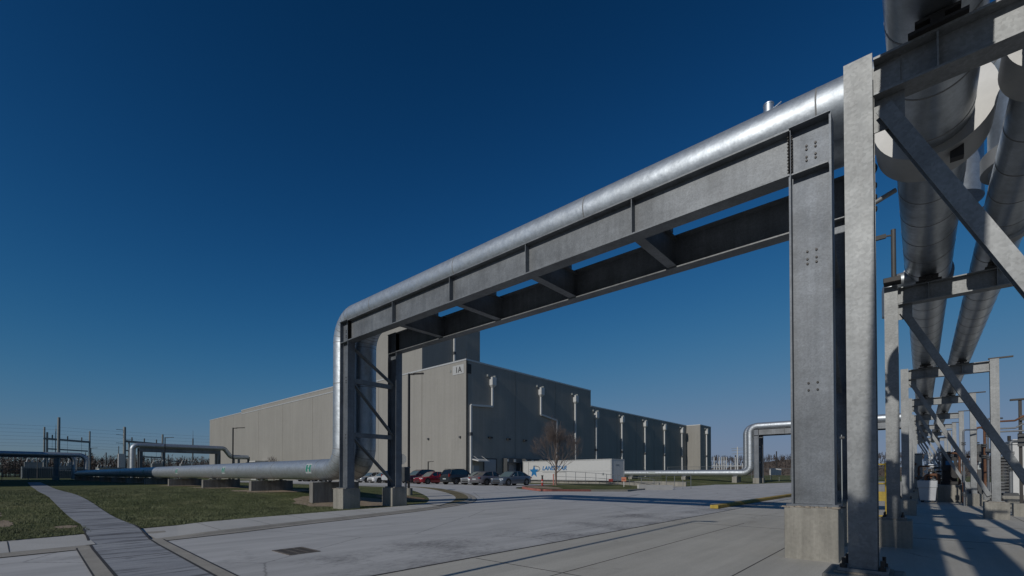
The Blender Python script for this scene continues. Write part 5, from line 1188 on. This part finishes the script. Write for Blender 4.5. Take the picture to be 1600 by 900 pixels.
for x0, x1, y0, y1, h, l in ((2.75, 3.6, 31.6, 33, .62, 'low concrete equipment base right of the third rack column'), (3.3, 4.6, 27.5, 30.5, .5, 'low wide concrete equipment base at the right edge')):
    t = thing('equipment_plinth', l, 'plinth', (x0, y0, 0), 'low concrete bases'); b = MB(); b.box(x0, x1, y0, y1, -.05, h); b.obj('wall_block', 'conc', t, .02)
    b = MB(); b.box(x0 + .15, x1 - .2, y0 + .3, y1 - .3, h + .001, h + .12); b.obj('cover_plate', 'darkgrey', t)
t = thing('chiller_unit', 'white louvred chiller cabinet at the right edge behind the rack', 'chiller', (5, 44, 0)); b = MB(); b.box(4.42, 8.5, 43.9, 48, .3, 3.9); b.obj('casing', 'white', t, .02); b = MB()
for k in range(12): b.box(3.85, 4.4, 44.2, 47, .5 + k * .2, .62 + k * .2)
b.obj('louvre', 'darkgrey', t); b = MB(); b.box(3.8, 8.6, 43.8, 48.1, -.05, .3); b.obj('base', 'conc', t)
t = thing('light_mast', 'thin dark mast with a small tee head at the right edge', 'mast', (2.87, 26.5, 0)); b = MB(); b.box(2.84, 2.93, 26.45, 26.54, .5, 4.5); b.obj('shaft', 'darksteel', t); b = MB(); b.box(2.62, 3.2, 26.4, 26.6, 4.5, 4.56); b.obj('head', 'darksteel', t); b = MB(); b.box(2.65, 3.15, 26.25, 26.75, -.05, .5); b.obj('base', 'conc', t, .015); b = MB(); b.box(2.8, 3.1, 26.36, 26.44, 2.7, 3.2); b.box(2.86, 3.2, 26.36, 26.44, 3.7, 3.9); b.obj('control_box', 'darkgrey', t)
t = thing('small_pipe_run', 'thin rusty and grey pipes running sideways at the right edge', 'pipes', (3.2, 25.6, 3.4)); b = MB(); b.tube(bend([(2.2, 25.3, 3.62), (2.62, 25.3, 3.62), (2.85, 25.3, 3.78), (4.4, 25.3, 3.78)], .08, 5), .035, 10); b.obj('pipe', 'rust', t); b = MB(); b.tube(bend([(2.2, 25.5, 3.36), (2.65, 25.5, 3.36), (2.85, 25.5, 3.5), (4.4, 25.5, 3.5)], .08, 5), .03, 10); b.tube([(2.2, 25.6, 3.25), (4.4, 25.6, 3.25)], .03, 8); b.tube([(2.4, 27, 2.8), (4.6, 27, 2.8)], .015, 6); b.obj('pipe', 'galv', t); b = MB(); b.cyl((2.62, 26.9, 2.95), (2.62, 26.9, 3.15), .05, n=8); b.obj('valve', 'black', t)
t = thing('valve_station', 'cluster of small bright valves and thin pipes far under the rack', 'valves', (1, 50, 0)); rr = random.Random(4); b = MB(); k_ = MB()
for i in range(26):
    x = rr.uniform(.2, 1.9); y = rr.uniform(46, 60); z = rr.uniform(1.2, 3.6); b.cyl((x, y, z), (x + rr.uniform(-.4, .4), y + rr.uniform(-.2, .2), z + rr.uniform(-.5, .5)), .07, n=8); k_.cyl((x, y, z), (x, y + .1, z), .14, n=10)
for x in (.35, .8, 1.3, 1.7): b.cyl((x, 52 + x, 0), (x, 52 + x, 3.4), .06, n=8)
b.tube([(.2, 50, 2.4), (1.9, 50, 2.4)], .07, 8); b.obj('pipework', 'clad', t); pieces(k_, 'flange', 'white', t); q = MB(); q.box(.4, 1.1, 48, 49.5, .2, 1.7); q.box(1.2, 1.7, 50, 51, .2, 2.2); q.obj('motor', 'black', t, .03); q = MB(); q.tube(bend([(.1, 47, 1.0), (.9, 47, 1.0), (.9, 47, 1.7)], .15, 6), .12, 12); q.obj('header', 'rust', t)
for x, y, h, r_, m_, l in ((1.62, 33.0, 3.9, .04, 'galvcol', 'slim grey stand pipe beside the fourth frame'), (1.75, 36.0, 2.6, .06, 'rust', 'rusty stand pipe right of the pump set'), (2.3, 30.5, 4.2, .04, 'galvcol', 'slim grey stand pipe right of the third frame'), (-.15, 43.2, 2.2, .06, 'rust', 'rusty stand pipe in front of the grey tank'), (1.0, 47.5, 4.4, .05, 'galv', 'tall thin grey stand pipe far under the rack'), (3.4, 34.5, 3.3, .07, 'galv', 'grey stand pipe right of the looped rusty pipe')):
    t = thing('stand_pipe', l, 'pipe', (x, y, 0), 'stand pipes under the rack'); b = MB(); b.tube(bend([(x, y, 0), (x, y, h), (x + .5, y + .3, h)], .12, 5), r_, 10); b.obj('pipe', m_, t)
    b = MB()
    for z in (.5, h * .55, h * .8): b.cyl((x, y, z), (x, y, z + .05), r_ * 2.1, n=12); b.cyl((x, y, z + .09), (x, y, z + .14), r_ * 2.1, n=12)
    pieces(b, 'flange', 'darkgrey', t); b = MB(); b.box(x - .09, x + .09, y - .12, y + .06, h * .62, h * .62 + .2); b.obj('valve_body', 'darkgrey', t)
t = thing('pipe_manifold', 'low manifold of dark pipes with valves left of the pump set', 'pipes', (.4, 39, 0)); b = MB()
for k in range(4): b.tube(bend([(-.1 + k * .22, 38.6 + k * .5, .0), (-.1 + k * .22, 38.6 + k * .5, 1.3 + .25 * k), (.9, 39.2 + k * .5, 1.3 + .25 * k)], .12, 5), .055, 10)
pieces(b, 'pipe', 'darkgrey', t); b = MB()
for k in range(6): b.cyl((-.05 + k * .16, 38.5, 1.25 + .12 * (k % 3)), (-.05 + k * .16, 38.42, 1.25 + .12 * (k % 3)), .09, n=12)
pieces(b, 'hand_wheel', 'galv', t)
t = thing('safety_gate', 'bright yellow pipe safety gate between the two nearest left columns', 'gate', (-1.0, 17, 0)); b = MB()
for x in (-1.5, -1.0, -.76): b.cyl((x, 17, 0), (x, 17, 1.95), .035, n=10)
pieces(b, 'post', 'yellow', t); b = MB()
for z in (1.9, 1.35, .42): b.cyl((-1.5, 17, z), (-.76, 17, z), .025, n=8)
b.box(-1.5, -.74, 16.98, 17.02, .85, 1.12); pieces(b, 'rail', 'yellow', t)
b = MB(); b.box(-1.6, -.62, 16.75, 17.25, -.05, .25); b.obj('base', 'conc', t)
t = thing('hand_valve', 'small dark hand wheel valve on the side of the drum shaped pipe cover', 'valve', (-.55, 8.9, 6)); b = MB(); b.cyl((-.56, 8.9, 5.55), (-.56, 8.9, 6.35), .05, n=10)
for z in (5.62, 5.8, 5.98): b.cyl((-.56, 8.9, z), (-.56, 8.9, z + .05), .095, n=12)
b.obj('body', 'darkgrey', t); b = MB(); b.ring((-.56, 8.82, 6.22), (.3, 1, 0), .085, .11, .012, 20); b.bar((-.66, 8.82, 6.22), (-.46, 8.8, 6.22), .015, .015); b.bar((-.56, 8.82, 6.12), (-.56, 8.82, 6.32), .015, .015, (0, 1, 0)); b.obj('wheel', 'black', t); b = MB(); b.cyl((-.5, 8.9, 5.74), (-.25, 8.95, 5.86), .035, n=10); b.obj('stub', 'galv', t)
t = thing('vent_post', 'thin dark post with a side arm standing over the second rack column', 'post', (-.47, 13.2, 5.8)); b = MB(); b.cyl((-.42, 13.2, 5.95), (-.42, 13.2, 7.02), .045, n=12); b.obj('shaft', 'darkgrey', t); b = MB(); b.bar((-.42, 13.2, 6.9), (-.56, 13.15, 6.9), .03, .03); b.bar((-.55, 13.15, 6.9), (-.8, 13.05, 6.86), .06, .09); b.obj('arm', 'darkgrey', t); b = MB(); b.box(-.6, -.3, 13.1, 13.4, 5.84, 5.95); b.obj('junction_box', 'black', t, .01)
t = thing('conduit', 'thin conduit clipped to the side of the broad near column', 'conduit', (-.68, 5.7, .7)); b = MB(); b.cyl((-.625, 5.92, 1.2), (-.625, 5.92, 2.02), .0045, n=8); b.obj('tube', 'label', t); b = MB()
for z in (1.25, 1.98): b.box(-.64, -.598, 5.9, 5.94, z, z + .02)
pieces(b, 'clamp', 'darkgrey', t)
# the building left of the picture that shades the far end of the lawn
t = thing('side_building', 'plain tan building outside the picture at left, shading the far lawn', 'building', (-96, -18, .5)); b = MB(); b.box(-136, -57, -32, -4.4, .3, 11.2); b.obj('wall', 'wall', t); b = MB(); b.box(-136.1, -56.9, -32.1, -4.3, 11.201, 11.5); b.obj('roof', 'coping', t)
b = MB()
for x in range(-132, -60, 12): b.box(x, x + 3, -4.399, -4.36, 1.4, 3.4)
b.obj('window', 'glass', t)
